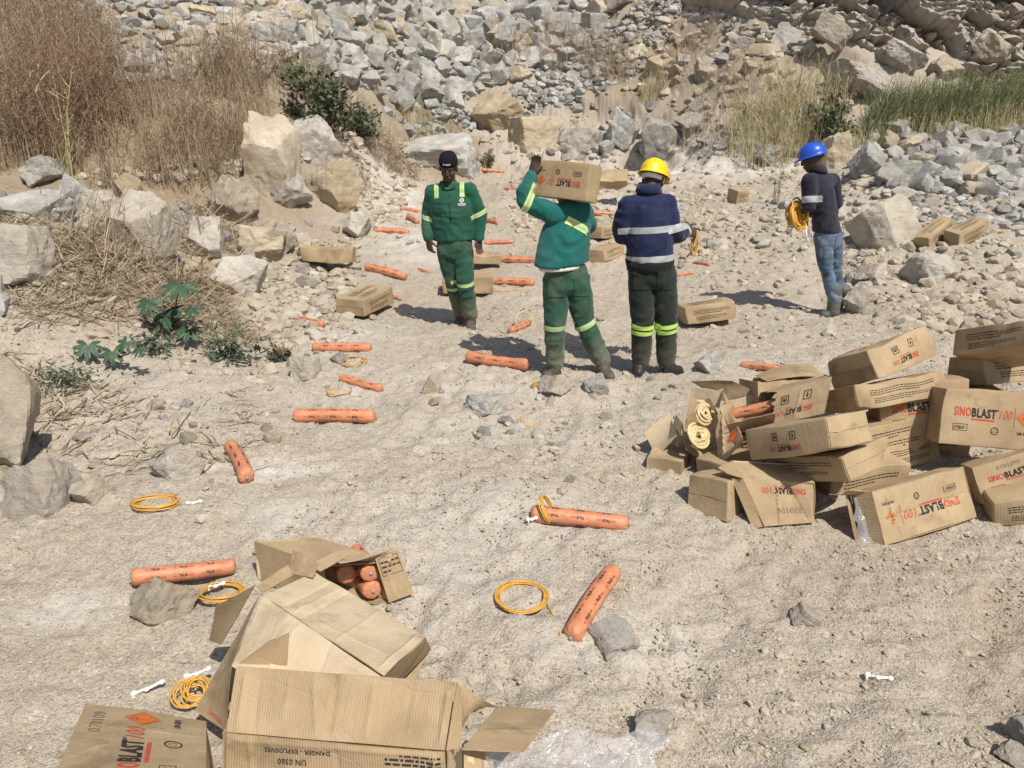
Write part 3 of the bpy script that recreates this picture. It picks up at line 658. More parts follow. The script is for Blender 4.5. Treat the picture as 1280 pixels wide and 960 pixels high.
for px, py, w, h, sd, lab in FACE:
    p, s = at_face(px, py); o = link('rock_slab', rock_mesh('big', sd, 'face' if 'face' in M and M['face'].name else 'rock'))
    o.scale = (w/s, w/s*.7, h/s); o.rotation_euler = (-.35, .5, RNG.uniform(-.4, .4)); o.location = p; tag(o, lab, 'rock')
# ------------------------------------------------------------------ print: glyph outlines laid on a surface
DG = None
_gl = {}
def glyphs(s, bold=0.0, shear=0.0):
    """text as flat triangles, cap height 1, left end at 0, baseline at 0"""
    key = (s, bold, shear)
    if key in _gl: return _gl[key]
    cu = bpy.data.curves.new('t', 'FONT'); cu.body = s; cu.resolution_u = 2; cu.offset = bold; cu.shear = shear; cu.space_character = 1.02+bold*2
    ob = bpy.data.objects.new('t', cu); COL.objects.link(ob); dg = bpy.context.evaluated_depsgraph_get()
    me = bpy.data.meshes.new_from_object(ob.evaluated_get(dg)); me.calc_loop_triangles()
    V = np.array([v.co[:2] for v in me.vertices]).reshape(-1, 2); F = np.array([t.vertices[:] for t in me.loop_triangles], int).reshape(-1, 3)
    bpy.data.objects.remove(ob); bpy.data.curves.remove(cu); bpy.data.meshes.remove(me)
    V = V/.69; V[:, 0] -= V[:, 0].min()
    _gl[key] = (V, F); return V, F
def ink_text(s, x, y, h, bold=.0, width=None, shear=0., vert=False):
    V, F = glyphs(s, bold, shear); V = V*h
    if width: V = V*[width/np.ptp(V[:, 0]), 1]
    return V+[x, y], F
def ink_rect(x0, y0, x1, y1): return np.array([(x0, y0), (x1, y0), (x1, y1), (x0, y1)], float), np.array([(0, 1, 2), (0, 2, 3)])
def ink_ring(cx, cy, r, w, n=20, a0=0., asp=1.):
    a = np.linspace(0, 2*np.pi, n, endpoint=False)+a0; o = np.stack([np.cos(a)*asp, np.sin(a)], 1)
    V = np.vstack([o*r, o*(r-w)])+[cx, cy]; i = np.arange(n); j = (i+1) % n
    return V, np.vstack([np.stack([i, j, j+n], 1), np.stack([i, j+n, i+n], 1)])
def ink_poly(pts):
    P = np.array(pts, float); n = len(P); return P, np.array([(0, k, k+1) for k in range(1, n-1)])
def ink_box(x0, y0, x1, y1, w):
    out = [ink_rect(x0, y0, x1, y0+w), ink_rect(x0, y1-w, x1, y1), ink_rect(x0, y0+w, x0+w, y1-w), ink_rect(x1-w, y0+w, x1, y1-w)]
    return out
def small_lines(x0, y0, x1, y1, rows, seed, sizes=.36):
    """lines of print too small to read: word shaped dashes"""
    r = np.random.default_rng(seed); out = []; dy = (y1-y0)/rows
    for k in range(rows):
        y = y1-(k+1)*dy; x = x0; end = x1 if k < rows-1 else lerp(x0, x1, r.uniform(.45, .8))
        while x < end:
            w = r.uniform(.008, .026); out.append(ink_rect(x, y+dy*.2, min(x+w, end), y+dy*(.2+sizes))); x += w+.005
    return out
def logo(x, y, h, width):
    """SINOBLAST 100 with its red line below"""
    a = [ink_text('SINO', x, y, h, .028, width*.29)]; b = [ink_text('BLAST', x+width*.30, y, h, .04, width*.42)]
    a.append(ink_text('100', x+width*.775, y, h, 0, width*.225, .25)); b.append(ink_ring(x+width*.745, y+h*.95, h*.11, h*.05, 8))
    a.append(ink_rect(x+width*.30, y-h*.42, x+width*.70, y-h*.2))
    return a, b
def diamond(x, y, r):
    """orange hazard square standing on a corner: thin inner line and a burst"""
    o = [ink_ring(x, y, r, r*.1, 4, 0.0), ink_poly([(x-r*.82, y), (x, y-r*.82), (x+r*.82, y), (x, y+r*.82)])]
    k = [ink_ring(x, y+r*.28, r*.16, r*.07, 8), ink_rect(x-r*.3, y-r*.18, x+r*.3, y-r*.08), ink_rect(x-r*.16, y-r*.4, x+r*.16, y-r*.3)]
    for a in range(6): k.append(ink_poly([(x+r*.2*math.cos(a), y+r*.28+r*.2*math.sin(a)), (x+r*.4*math.cos(a-.12), y+r*.28+r*.4*math.sin(a-.12)), (x+r*.4*math.cos(a+.12), y+r*.28+r*.4*math.sin(a+.12))]))
    return o, k
def face_big(a, b, seed=0, stamp=True, number=None):
    """print of the large side, origin lower left"""
    lr, lb = logo(a*.13, b*.52, b*.15, a*.60)
    red = lr+[ink_rect(a*.755, b*.38, a*.759, b*.74)]; o, k = diamond(a*.865, b*.56, b*.15)
    blk = lb+ink_box(a*.13, b*.26, a*.28, b*.38, .0025)+[ink_text('CITIRAY', a*.14, b*.29, b*.055, .02, a*.12)]
    blk += [ink_ring(a*.56, b*.30, b*.07, .005, 18), ink_ring(a*.56, b*.30, b*.045, .003, 3, 1.57), ink_text('UN 0241', a*.80, b*.26, b*.05, .02, a*.13)]
    d = dict(ink=blk+k, ink_red=red, ink_orange=o)
    if number: d['ink_grey'] = [ink_text(number, a*.25, b*.78, b*.10, -.005, a*.27)]
    return d
def face_icons(a, b, seed=0):
    lr, lb = logo(a*.30, b*.64, b*.15, a*.40)
    blk = list(lb)
    for x in (.33, .56):
        blk += ink_box(a*x, b*.2, a*x+b*.22, b*.46, .004); cx = a*x+b*.11
        blk += [ink_rect(cx-b*.012, b*.25, cx+b*.012, b*.36), ink_poly([(cx-b*.05, b*.33), (cx+b*.05, b*.33), (cx, b*.41)])]
        if x > .5: blk += [ink_rect(cx-b*.06, b*.24, cx-b*.04, b*.36), ink_rect(cx+b*.04, b*.24, cx+b*.06, b*.36)]
    return dict(ink=blk, ink_red=lr)
def face_rows(a, b, seed=0):
    return dict(ink=small_lines(a*.16, b*.52, a*.86, b*.8, 3, seed)+small_lines(a*.2, b*.2, a*.8, b*.44, 3, seed+1))
def face_side(a, b, seed=0):
    o, k = diamond(a*.82, b*.55, b*.22); return dict(ink=small_lines(a*.1, b*.3, a*.6, b*.6, 3, seed)+k, ink_orange=o)
LAYOUT = dict(big=face_big, icons=face_icons, rows=face_rows, side=face_side)
INKNAME = dict(ink='black_lettering', ink_red='red_lettering', ink_orange='hazard_logo', ink_grey='stamped_text')
def lay(ink, a, b, fn, name, parent, rot=0, off=.0016, local=None):
    """put a dict of 2D prints on the surface fn(u, v) -> point"""
    for mk, shapes in ink.items():
        g = Geo()
        for V, F in shapes:
            V = np.array(V, float)
            if rot == 180: V = np.array([a, b])-V
            elif rot == 90: V = np.stack([V[:, 1], V[:, 0]], 1)*[1, 1]; V[:, 0] = a-V[:, 0]
            elif rot == 270: V = np.stack([V[:, 1], b-V[:, 0]], 1)
            V = np.clip(V, [.002, .002], [a-.002, b-.002])
            g.add(fn(V[:, 0], V[:, 1], off), F)
        link(INKNAME[mk], g.mesh(INKNAME[mk], [M[mk]], smooth=False, local=local), parent)

# ------------------------------------------------------------------ closed cartons
def rot_vec(r):
    a = np.linalg.norm(r); 
    return Matrix.Identity(3) if a < 1e-9 else Matrix.Rotation(a, 3, Vector([float(q) for q in r/a]))
def axis_div(L, e=.006, step=.03):
    n = max(2, int((L-2*e)/step)); return np.r_[-L/2, -L/2+e*.5, np.linspace(-L/2+e, L/2-e, n), L/2-e*.5, L/2]
def warper(seed, D, amp):
    D = np.asarray(D); rr = np.random.default_rng(seed+500); CR_ = []
    for k in range(3): CR_.append((D/2*rr.choice([-1, 1], 3)*np.array([1, 1, 1]), rr.uniform(.0, .9, 3)*amp*2.6))
    for k in range(2): CR_.append((D/2*np.array([rr.uniform(-.6, .6), rr.choice([-1, 1]), 1.]), np.array([0, .6, 1])*rr.uniform(.3, 1)*amp*1.6))
    def w(p):
        p = np.asarray(p, float)
        q = p*4.5+seed*7.7; o = np.stack([n3(q, seed), n3(q+31, seed+1), n3(q+67, seed+2)], 1)*amp
        f = p*13+seed*3; o = o+np.stack([n3(f, seed+4), n3(f+31, seed+5), n3(f+67, seed+6)], 1)*amp*.22
        u = np.clip(p/(D/2), -1, 1); bul = amp*.9*(1-u[:, [1, 2, 0]]**2)*(1-u[:, [2, 0, 1]]**2)*np.sign(u)*np.abs(u)**6
        for cs, cd in CR_: o = o-cd*np.exp(-((p-cs)**2).sum(1)/(.075**2))[:, None]*np.sign(cs)
        return p+o+bul*(hsh(np.array([seed]), np.array([1]), np.array([2]), 3)[0]*2-1.2)
    return w
FACES = dict(front=(( -1, -1, -1), (1, 0, 0), (0, 0, 1), (0, -1, 0)), back=((1, 1, -1), (-1, 0, 0), (0, 0, 1), (0, 1, 0)), top=((-1, -1, 1), (1, 0, 0), (0, 1, 0), (0, 0, 1)),
             bottom=((-1, 1, -1), (1, 0, 0), (0, -1, 0), (0, 0, -1)), left=((-1, 1, -1), (0, -1, 0), (0, 0, 1), (-1, 0, 0)), right=((1, -1, -1), (0, 1, 0), (0, 0, 1), (1, 0, 0)))
def face_fn(D, f, w, extra=0.):
    o, u, v, n = [np.array(q, float) for q in FACES[f]]; o = o*np.array(D)/2
    def fn(a, b, off=0.): return w(o+np.outer(a, u)+np.outer(b, v)+n*(off+extra))
    return fn, float(abs(u)@np.array(D)), float(abs(v)@np.array(D))
def board(fn, a, b, t=.004, nu=None, nv=None, g=None, jag=None, seed=0, mi=0, mo=0, me=1, bend=None):
    """a sheet of cardboard of a x b on fn(u, v, off), thickness t inward"""
    nu = nu or max(3, int(a/.03)); nv = nv or max(3, int(b/.03))
    U, V = np.meshgrid(np.linspace(0, a, nu), np.linspace(0, b, nv), indexing='ij'); U = U.ravel(); V = V.ravel()
    if jag:
        for side, amp in jag.items():
            if side[0] == 'u':
                k = n2(V*55, V*0+seed, seed)*amp+n2(V*160, V*0, seed+1)*amp*.5
                U = U+k*((U/a)**8 if side == 'u1' else (1-U/a)**8)
            else:
                k = n2(U*55, U*0+seed, seed)*amp+n2(U*160, U*0, seed+1)*amp*.5
                V = V+k*((V/b)**8 if side == 'v1' else (1-V/b)**8)
    A = fn(U, V, 0.); B = fn(U, V, -t); F = grid_faces(nu, nv); n = len(U); g = g or Geo()
    uv = np.stack([U, V], 1)
    g.add(A, F, uv, mo); g.add(B, F[:, ::-1], uv, mi)
    i = np.arange(nu*nv).reshape(nu, nv); ring = np.r_[i[:, 0], i[-1, 1:], i[-2::-1, -1], i[0, -2:0:-1]]
    nx = np.roll(ring, -1); m = len(ring)
    g.add(np.vstack([A[ring], B[ring]]), np.stack([np.arange(m), np.arange(m)+m, (np.arange(m)+1) % m+m, (np.arange(m)+1) % m], 1), np.vstack([uv[ring], uv[ring]]), me)
    return g
CARDM = lambda: [M['card'], M['card_edge'], M['card_in']]
GROUP_PILE = 'cartons in the heap on the right'
def carton(D, t, r, label, prints, seam=('left', 'right'), seed=1, amp=.009, group=None, tape=True):
    """closed carton: shell, four end flaps meeting in a seam, print on its sides"""
    q = rot_vec(np.array(r)).to_quaternion()
    root = empty('carton', t, label, 'carton', group, q)
    w = warper(seed, D, amp); e = .006; g = Geo()
    for f in FACES:
        o, u, v, n = [np.array(k, float) for k in FACES[f]]; a = abs(u)@np.array(D); b = abs(v)@np.array(D)
        ua = axis_div(a)+a/2; va = axis_div(b)+b/2; U, V = np.meshgrid(ua, va, indexing='ij'); U = U.ravel(); V = V.ravel()
        P = o*np.array(D)/2+np.outer(U, u)+np.outer(V, v)
        inner = np.clip(P, -np.array(D)/2+e, np.array(D)/2-e); dl = P-inner; ln = np.linalg.norm(dl, axis=1)[:, None]; P = np.where(ln > 1e-9, inner+dl/np.maximum(ln, 1e-9)*e, P)
        g.add(w(P), grid_faces(len(ua), len(va)), np.stack([U, V], 1))
    link('box_shell', g.mesh('box_shell', [M['card']], smooth=True, sharp=50), root)
    for f in seam:
        fn, a, b = face_fn(D, f, w)
        for lo, hi, k in ((.006, b*.5-.002, 0), (b*.5+.002, b-.006, 1)):
            if b > a: continue
            sub = lambda u, v, off, lo=lo, k=k: fn(u+.004, v+lo, off+.0035)
            gg = board(sub, a-.008, hi-lo, .003, seed=seed+k, jag={'v1' if k == 0 else 'v0': .003})
            link('end_flap', gg.mesh('end_flap', CARDM(), sharp=50), root)
    for f, (kind, rot) in prints.items():
        fn, a, b = face_fn(D, f, w); kw = {}
        if isinstance(kind, tuple): kind, kw = kind[0], dict(number=kind[1])
        lay(LAYOUT[kind](a, b, seed, **kw), a, b, fn, f, root, rot)
    return root
CL = dict(
B1=((0.550, 0.327, 0.185), (2.247, 4.459, 0.604), (-0.485, -0.246, 0.475)), B2=((0.606, 0.333, 0.144), (2.213, 4.288, 0.443), (-0.442, -0.140, 0.231)),
B3=((0.547, 0.308, 0.223), (1.372, 3.898, 0.607), (0.332, -0.220, 0.110)), B4=((0.507, 0.318, 0.161), (1.518, 3.635, 0.450), (-0.304, -0.386, -1.009)),
B5=((0.540, 0.333, 0.138), (1.664, 3.708, 0.280), (-0.135, -0.419, -1.048)), B7=((0.519, 0.196, 0.322), (2.680, 4.075, 0.372), (-0.289, 0.061, -0.085)),
B8=((0.532, 0.326, 0.172), (3.040, 4.499, 0.542), (-0.305, -0.107, 0.140)), B10=((0.660, 0.140, 0.267), (2.086, 3.540, 0.102), (-0.475, -0.109, 0.411)),
B12=((0.250, 0.333, 0.209), (1.159, 3.721, 0.079), (-0.231, -0.088, -0.848)), B18=((0.458, 0.170, 0.218), (2.712, 3.725, 0.197), (-0.380, -0.361, -0.198)),
p2=((0.508, 0.182, 0.288), (0.432, 6.300, 1.486), (-0.181, 0.089, -0.643)), P1=((0.605, 0.338, 0.174), (-1.549, 7.927, 0.125), (0.028, -0.010, 1.202)),
P3=((0.512, 0.299, 0.182), (1.971, 7.589, 0.090), (-0.100, -0.137, 0.096)), B6=((0.5, 0.20, 0.30), (2.42, 4.27, 0.36), (-.2, -0.15, -0.1)),
B9=((0.530, 0.308, 0.162), (2.877, 4.224, 0.765), (-0.548, -0.147, -1.346)), B17=((0.557, 0.308, 0.148), (2.276, 4.238, 0.052), (-0.441, -0.015, 0.538)),
B19=((0.452, 0.22, 0.164), (2.735, 3.58, 0.113), (0.005, -0.300, -0.240)), B11=((0.533, 0.200, 0.237), (1.419, 3.775, -0.043), (-0.724, 0.081, 0.648)),
R1=((0.447, 0.168, 0.193), (4.923, 9.103, 0.668), (1.037, -0.629, 0.290)), R2=((0.393, 0.247, 0.181), (5.608, 9.604, 0.632), (0.290, -0.454, 0.058)),
Q1=((0.429, 0.216, 0.181), (1.335, 11.349, 0.322), (0.001, 0.058, 0.913)), Q2=((0.545, 0.308, 0.175), (1.243, 10.346, 0.187), (-0.144, -0.111, 0.935)),
Q3=((0.491, 0.308, 0.177), (1.748, 13.686, 0.861), (0.599, -0.064, -0.156)), Q4=((0.56, 0.308, 0.196), (-0.52, 8.75, 0.13), (0.05, 0.002, 0.12)),
Q5=((0.632, 0.308, 0.187), (-2.326, 9.742, 0.273), (-0.138, 0.041, 0.032)), Q6=((0.5, 0.308, 0.11), (-0.40, 9.95, 0.20), (0.05, 0.022, 0.062)))
GP = GROUP_PILE; GS = 'single cartons left about the quarry floor'
carton(*CL['B1'], 'dented carton tipped on top of the heap, small inverted print on its side', dict(front=('icons', 180), top=('big', 0)), seed=1, amp=.010, group=GP)
carton(*CL['B2'], 'long carton with rows of fine print lying under the topmost tipped carton', dict(front=('rows', 0), top=('big', 0)), seed=2, group=GP)
carton(*CL['B4'], 'carton with two small icons, lying in shade at the front left of the heap', dict(front=('icons', 180)), seed=4, group=GP)
carton(*CL['B5'], 'carton with faint rows of print, under the one with two icons', dict(front=('rows', 0)), seed=5, group=GP)
carton(*CL['B6'], 'carton half hidden behind the big upright lettered carton, red letters showing at its left', dict(front=('big', 0)), seam=('left',), seed=6, group=GP)
carton(*CL['B7'], 'big carton leaning upright with SINOBLAST 100 lettering the right way up', dict(front=('big', 0)), seed=7, amp=.006, group=GP)
carton(*CL['B8'], 'carton with rows of fine print behind the upright lettered carton, dark left end', dict(front=('rows', 0)), seed=8, group=GP)
carton(*CL['B9'], 'shaded carton with rounded edges at the top right of the heap', dict(front=('rows', 0), left=('rows', 0)), seed=9, amp=.012, group=GP)
carton(*CL['B17'], 'carton deep in the middle of the heap with rows of print on its bright side', dict(front=('rows', 0)), seed=17, group=GP)
carton(*CL['B18'], 'carton under the upright one at the right edge, numbers stamped over its lettering', dict(front=(('big', '0701090'), 0)), seed=18, group=GP)
carton(*CL['B19'], 'small plain looking carton at the lower right corner of the heap', dict(front=('rows', 0)), seed=19, group=GP)
carton(*CL['P1'], 'lone carton on the left of the path with rows of print on its long side', dict(right=('rows', 0), front=('rows', 0), back=('rows', 0), top=('rows', 0)), seam=('left', 'right'), seed=21, amp=.006, group=GS)
carton(*CL['P3'], 'lone carton lying just right of the man in navy', dict(front=('rows', 0), top=('rows', 0)), seed=22, amp=.006, group=GS)
pY2 = at(722, 468)[0][1]+.03; kk = pY2/CL['p2'][1][1]; t0 = np.array(CL['p2'][1]); CL['p2'] = (tuple(np.array(CL['p2'][0])*kk), tuple(CAM+(t0-CAM)*kk), CL['p2'][2])
carton(*CL['p2'], 'carton with inverted SINOBLAST 100 print carried on a shoulder', dict(front=('big', 180)), seed=23, amp=.004)
carton(*CL['Q1'], 'carton lying behind the man in navy, upper of two', dict(front=('rows', 0)), seed=24, group=GS)
carton(*CL['Q2'], 'tilted carton touching the left side of the man in navy', dict(front=('rows', 0)), seed=25, group=GS)
carton(*CL['Q3'], 'flat crushed carton farthest up the path, behind the shouldered one', dict(), seed=26, amp=.02, group=GS)
carton(*CL['Q4'], 'carton half hidden behind the legs of the man in the beanie', dict(), seed=27, amp=.01, group=GS)
carton(*CL['Q5'], 'dusty carton half buried in rock dust on the left bank', dict(), seed=28, amp=.014, group=GS)
carton(*CL['Q6'], 'flat carton behind the right hand side of the man in the beanie', dict(), seed=29, amp=.012, group=GS)
carton((.53, .3, .2), (1.95, 3.98, .06), (0, 0, .3), 'carton at the bottom of the heap, buried under the others', dict(front=('rows', 0)), seed=31, group=GP)
carton((.53, .3, .2), (2.55, 4.45, .1), (.1, 0, -.2), 'carton at the back of the heap, buried under the ones with rows of print', dict(front=('rows', 0)), seed=32, group=GP)
carton((.53, .3, .2), (2.2, 4.25, .2), (-.2, -.1, .3), 'carton buried in the middle of the heap between the printed ones', dict(front=('rows', 0)), seed=34, group=GP)
carton((.53, .3, .2), (1.55, 4.05, .2), (-.2, -.2, -.6), 'carton buried behind the one with two icons', dict(front=('rows', 0)), seed=35, group=GP)
carton((.5, .3, .2), (1.35, 3.98, .1), (-.1, -.1, .5), 'carton buried at the left of the heap under the torn open one', dict(front=('rows', 0)), seed=36, group=GP)
carton((.53, .3, .2), (2.75, 4.5, .31), (.05, 0, .1), 'second buried carton at the back of the heap, on top of another', dict(front=('rows', 0)), seed=33, group=GP)
for (px, py, w, h, lab, sd) in ((1083, 219, 20, 20, 'small carton end sticking out of the grey berm stones', 41), (924, 254, 17, 17, 'tiny carton end on the pale slope left of the blue helmet', 42)):
    p, s = at(px, py); carton((w/s, .3, h/s), (p[0], p[1]+.1, p[2]+h/s*.45), (.1, .05, .3), lab, dict(front=('rows', 0)), seed=sd, group=GS)

for k_ in ('R1', 'R2'):
    D_, t_, r_ = CL[k_]; p_, s_ = at(*((1168, 306) if k_ == 'R1' else (1208, 304))); D_ = (.52, .2, .2) if k_ == 'R1' else (.46, .22, .19)
    carton(D_, tuple(p_+[0, .05, .13]), (.15, -.42, .55) if k_ == 'R1' else (.1, -.3, .35), 'carton leaning open on the right slope, left one of a touching pair' if k_ == 'R1' else 'carton lying tilted on the right slope, right one of a touching pair', dict(front=('rows', 0), top=('rows', 0)), seam=('right',), seed=46 if k_ == 'R1' else 47, group=GS, amp=.012)
# ------------------------------------------------------------------ opened cartons, built sheet by sheet
CREASE = {140: [(.045, 0, .05, 1, .005), (.12, 0, .115, 1, -.003), (.25, .2, .26, 1, .003), (.42, 0, .36, 1, .004), (.47, 0, .47, 1, -.006), (.64, 0, .64, 1, .004), (.8, .1, .82, 1, -.003), (.97, 0, .97, 1, .005)], 141: [(.1, 1, .14, .2, .004), (.55, 0, .5, 1, -.004), (0, .93, 1, .93, .004), (.97, 0, .95, 1, .006)],
 120: [(.16, 0, .16, 1, -.006), (.26, 0, .27, 1, .005), (.33, 0, .33, 1, -.005), (.62, 0, .62, 1, .004), (.95, 0, .95, 1, .006), (.4, .15, .9, .3, .003)], 121: [(.3, .1, .35, 1, .003), (.7, 0, .6, 1, -.003), (0, .8, 1, .86, .003)], 160: [(.15, .4, .3, .5, .004), (.0, .7, 1, .72, .002), (.6, 0, .65, 1, .002)],
 115: [(.3, 0, .35, 1, .003)], 149: [(.0, .4, 1, .45, .003)], 73: [(.2, 0, .1, 1, .006), (0, .45, 1, .5, -.004), (.7, 0, .75, 1, .005)], 84: [(.3, 0, .5, 1, .008), (.6, 1, .9, 0, -.007)], 55: [(.4, 0, .5, 1, .005)], 90: [(.3, 0, .6, 1, .012), (.7, 0, .5, 1, -.008)]}
def bil(c, seed=0, amp=.004, bend=0.):
    """surface through four corners (lower left, lower right, upper right, upper left)"""
    c = [np.array(q, float) for q in c]; a = (np.linalg.norm(c[1]-c[0])+np.linalg.norm(c[2]-c[3]))/2; b = (np.linalg.norm(c[3]-c[0])+np.linalg.norm(c[2]-c[1]))/2
    cl = CREASE.get(seed, ())
    nrm = np.cross(c[1]-c[0], c[3]-c[0]); nrm = nrm/np.linalg.norm(nrm)
    def fn(u, v, off=0.):
        u = np.asarray(u)/a; v = np.asarray(v)/b; P = np.outer((1-u)*(1-v), c[0])+np.outer(u*(1-v), c[1])+np.outer(u*v, c[2])+np.outer((1-u)*v, c[3])
        cz = np.zeros(len(P))
        for (x0, y0, x1, y1, dp_) in cl:
            dx_, dy_ = (x1-x0)*a, (y1-y0)*b; ll = math.hypot(dx_, dy_); px_, py_ = u*a-x0*a, v*b-y0*b; al = (px_*dx_+py_*dy_)/ll; dd = np.abs(px_*dy_-py_*dx_)/ll
            cz = cz+dp_*np.exp(-(dd/.0045)**2)*np.clip(al*30, 0, 1)*np.clip((ll-al)*30, 0, 1)+dp_*.9*np.clip(1-dd/.05, 0, 1)*np.clip(al*30, 0, 1)*np.clip((ll-al)*30, 0, 1)
        k = cz+n3(P*5.5+seed*5, seed)*amp+n3(P*17+seed, seed+1)*amp*.3+bend*(4*u*(1-u))
        return P+np.outer(off+k, nrm)
    return fn, a, b
def sheet(name, c, parent, base, seed=0, amp=.004, jag=None, bend=0., t=.004, flip=False, inner=False):
    fn, a, b = bil(c, seed, amp, bend)
    hi = seed in CREASE
    g = board(fn, a, b, t, nu=max(3, int(a/.006)) if hi else None, nv=max(3, int(b/.006)) if hi else None, g=None, jag=jag, seed=seed, mo=0 if not inner else 2, mi=2 if not inner else 0)
    link(name, g.mesh(name, CARDM(), sharp=60, local=base), parent); return fn, a, b
def walls(name, quads, parent, base, seed=0, amp=.004, inner=True):
    g = Geo()
    for k, (c, jag) in enumerate(quads):
        fn, a, b = bil(c, seed+k, amp); board(fn, a, b, .004, g=g, jag=jag, seed=seed+k, mo=0, mi=2)
    return link(name, g.mesh(name, CARDM(), sharp=60, local=base), parent)
def corners(D, t, r):
    R = np.array(rot_vec(np.array(r))); D = np.array(D)
    return {n: R@(np.array(s)*D/2)+np.array(t) for n, s in dict(FTL=(-1, -1, 1), FTR=(1, -1, 1), FBR=(1, -1, -1), FBL=(-1, -1, -1), BTL=(-1, 1, 1), BTR=(1, 1, 1), BBR=(1, 1, -1), BBL=(-1, 1, -1)).items()}, R
def mid(a, b, t=.5): return a+(b-a)*t
def B3C():
    tr_, br_ = on_plane_y(1040, 471, 3.93), on_plane_y(1030.5, 516, 3.88); tl_, bl_ = on_plane_y(905, 507, 4.05), on_plane_y(912, 543, 4.0)
    n_ = unit_(np.cross(br_-bl_, tl_-bl_)); n_ = n_ if n_[1] > 0 else -n_; n_ = unit_(n_+[0, .25, -.12]); d_ = n_*.29
    c = dict(FTL=tl_, FTR=tr_, FBR=br_, FBL=bl_, BTL=tl_+d_, BTR=tr_+d_, BBR=br_+d_, BBL=bl_+d_)
    x_ = unit_(br_-bl_); z_ = unit_(np.cross(n_, -x_)); z_ = z_ if z_[2] > 0 else -z_
    return c, np.stack([x_, n_, z_], 1)
def unit_(v): v = np.asarray(v, float); return v/np.linalg.norm(v)
# carton torn open on its left half, a cartridge inside
c, R = B3C(); base = c['FBL'].copy()
root = empty('carton', base, 'carton torn wide open at its left half, cartridge in its hollow', 'carton', GP)
fT = mid(c['FTL'], c['FTR'], .47); fB = mid(c['FBL'], c['FBR'], .47); bT = mid(c['BTL'], c['BTR'], .35)
walls('box_shell', [((c['FBL'], c['FBR'], c['BBR'], c['BBL']), None), ((c['BBR'], c['BBL'], c['BTL'], c['BTR']), None), ((c['FBR'], c['BBR'], c['BTR'], c['FTR']), None), ((c['BBL'], c['FBL'], mid(c['FBL'], c['FTL'], .5), c['BTL']), {'v1': .01}),
      ((fT, c['FTR'], c['BTR'], bT), {'u0': .012})], root, base, 50)
fn, a, b = sheet('front_panel', (fB, c['FBR'], c['FTR'], fT), root, base, 55, jag={'u0': .018})
ink = face_icons(c_len := float(np.linalg.norm(c['FBR']-c['FBL'])), b)
shift = c_len-a
ink = {k: [(V-[shift*.35, 0], F) for V, F in v] for k, v in ink.items()}
lay(ink, a, b, fn, 'p', root, 180, local=base)
dn = R@np.array([0, -1, 0]); upv = R@np.array([0, 0, 1])
sheet('torn_flap', (c['FBL']+.02*dn, fB+.01*dn, mid(fB, fT, .42)+.10*dn, mid(c['FBL'], c['FTL'], .42)+.11*dn), root, base, 56, jag={'v1': .01, 'u1': .01})
sheet('open_flap', (c['BTL'], bT, bT+upv*.11+.06*dn+R@np.array([-.13, 0, 0]), c['BTL']+upv*.17+R@np.array([-.16, .02, 0])), root, base, 57, bend=.01, jag={'v1': .006})
sheet('open_flap', (mid(c['FBL'], c['FTL'], .3), mid(c['FBL'], c['FTL'], .3)+R@np.array([.04, -.02, 0]), c['BTL']+R@np.array([.06, -.1, .0]), c['BTL']+R@np.array([0, -.1, 0])), root, base, 58)
# cardboard behind it with two icons
c2, R2 = corners((.42, .25, .12), mid(c['BTL'], c['BTR'], .66)+np.array([-.0, .12, -.07]), (-.25, -.03, .15)); base = c2['FBL'].copy()
root = empty('carton', base, 'low carton with two icons behind the torn open one, its top ripped off', 'carton', GP)
walls('box_shell', [((c2['FBL'], c2['FBR'], c2['BBR'], c2['BBL']), None), ((c2['BBR'], c2['BBL'], c2['BTL'], c2['BTR']), {'v1': .008}), ((c2['FBR'], c2['BBR'], c2['BTR'], c2['FTR']), None), ((c2['BBL'], c2['FBL'], c2['FTL'], c2['BTL']), None)], root, base, 60)
fn, a, b = sheet('front_panel', (c2['FBL'], c2['FBR'], c2['FTR'], c2['FTL']), root, base, 61, jag={'v1': .006}); lay(face_icons(a, b), a, b, fn, 'p', root, 180, local=base)
sheet('open_flap', (c2['FTL']+np.array([.05, 0, .003]), c2['FTR']+np.array([0, 0, .003]), c2['BTR']+np.array([.05, .02, .07]), c2['BTL']+np.array([.1, 0, .02])), root, base, 62, bend=.02)
# front carton, opened at its left end, clear liner showing
c, R = corners(*CL['B10']); base = c['FBL'].copy()
root = empty('carton', base, 'front carton of the heap with upside down SINOBLAST 100 print and an opened left end', 'carton', GP)
w = [((c['FBL'], c['FBR'], c['BBR'], c['BBL']), None), ((c['BBR'], c['BBL'], c['BTL'], c['BTR']), None), ((c['FBR'], c['BBR'], c['BTR'], c['FTR']), None)]
walls('box_shell', w, root, base, 70)
fn, a, b = sheet('front_panel', (c['FBL'], c['FBR'], c['FTR'], c['FTL']), root, base, 73, amp=.006); lay(face_big(a, b, 3), a, b, fn, 'p', root, 180, local=base)
sheet('top_panel', (c['FTL'], c['FTR'], c['BTR'], c['BTL']), root, base, 74, amp=.006)
lf = R@np.array([-1, 0, 0]); bk = R@np.array([0, 1, 0])
sheet('end_flap', (c['FBL'], c['FTL'], mid(c['FTL'], c['BTL'], .55)+lf*.03, mid(c['FBL'], c['BBL'], .55)+lf*.03), root, base, 75)
sheet('end_flap', (c['BBL'], c['BTL'], c['BTL']+lf*.085-bk*.06, c['BBL']+lf*.09-bk*.05), root, base, 76, jag={'v1': .004})
sheet('end_flap', (c['BTL'], mid(c['BTL'], c['FTL'], .8), mid(c['BTL'], c['FTL'], .8)+lf*.12+np.array([0, 0, .035]), c['BTL']+lf*.15+np.array([0, 0, .02])), root, base, 77, jag={'v1': .012}, bend=.012)
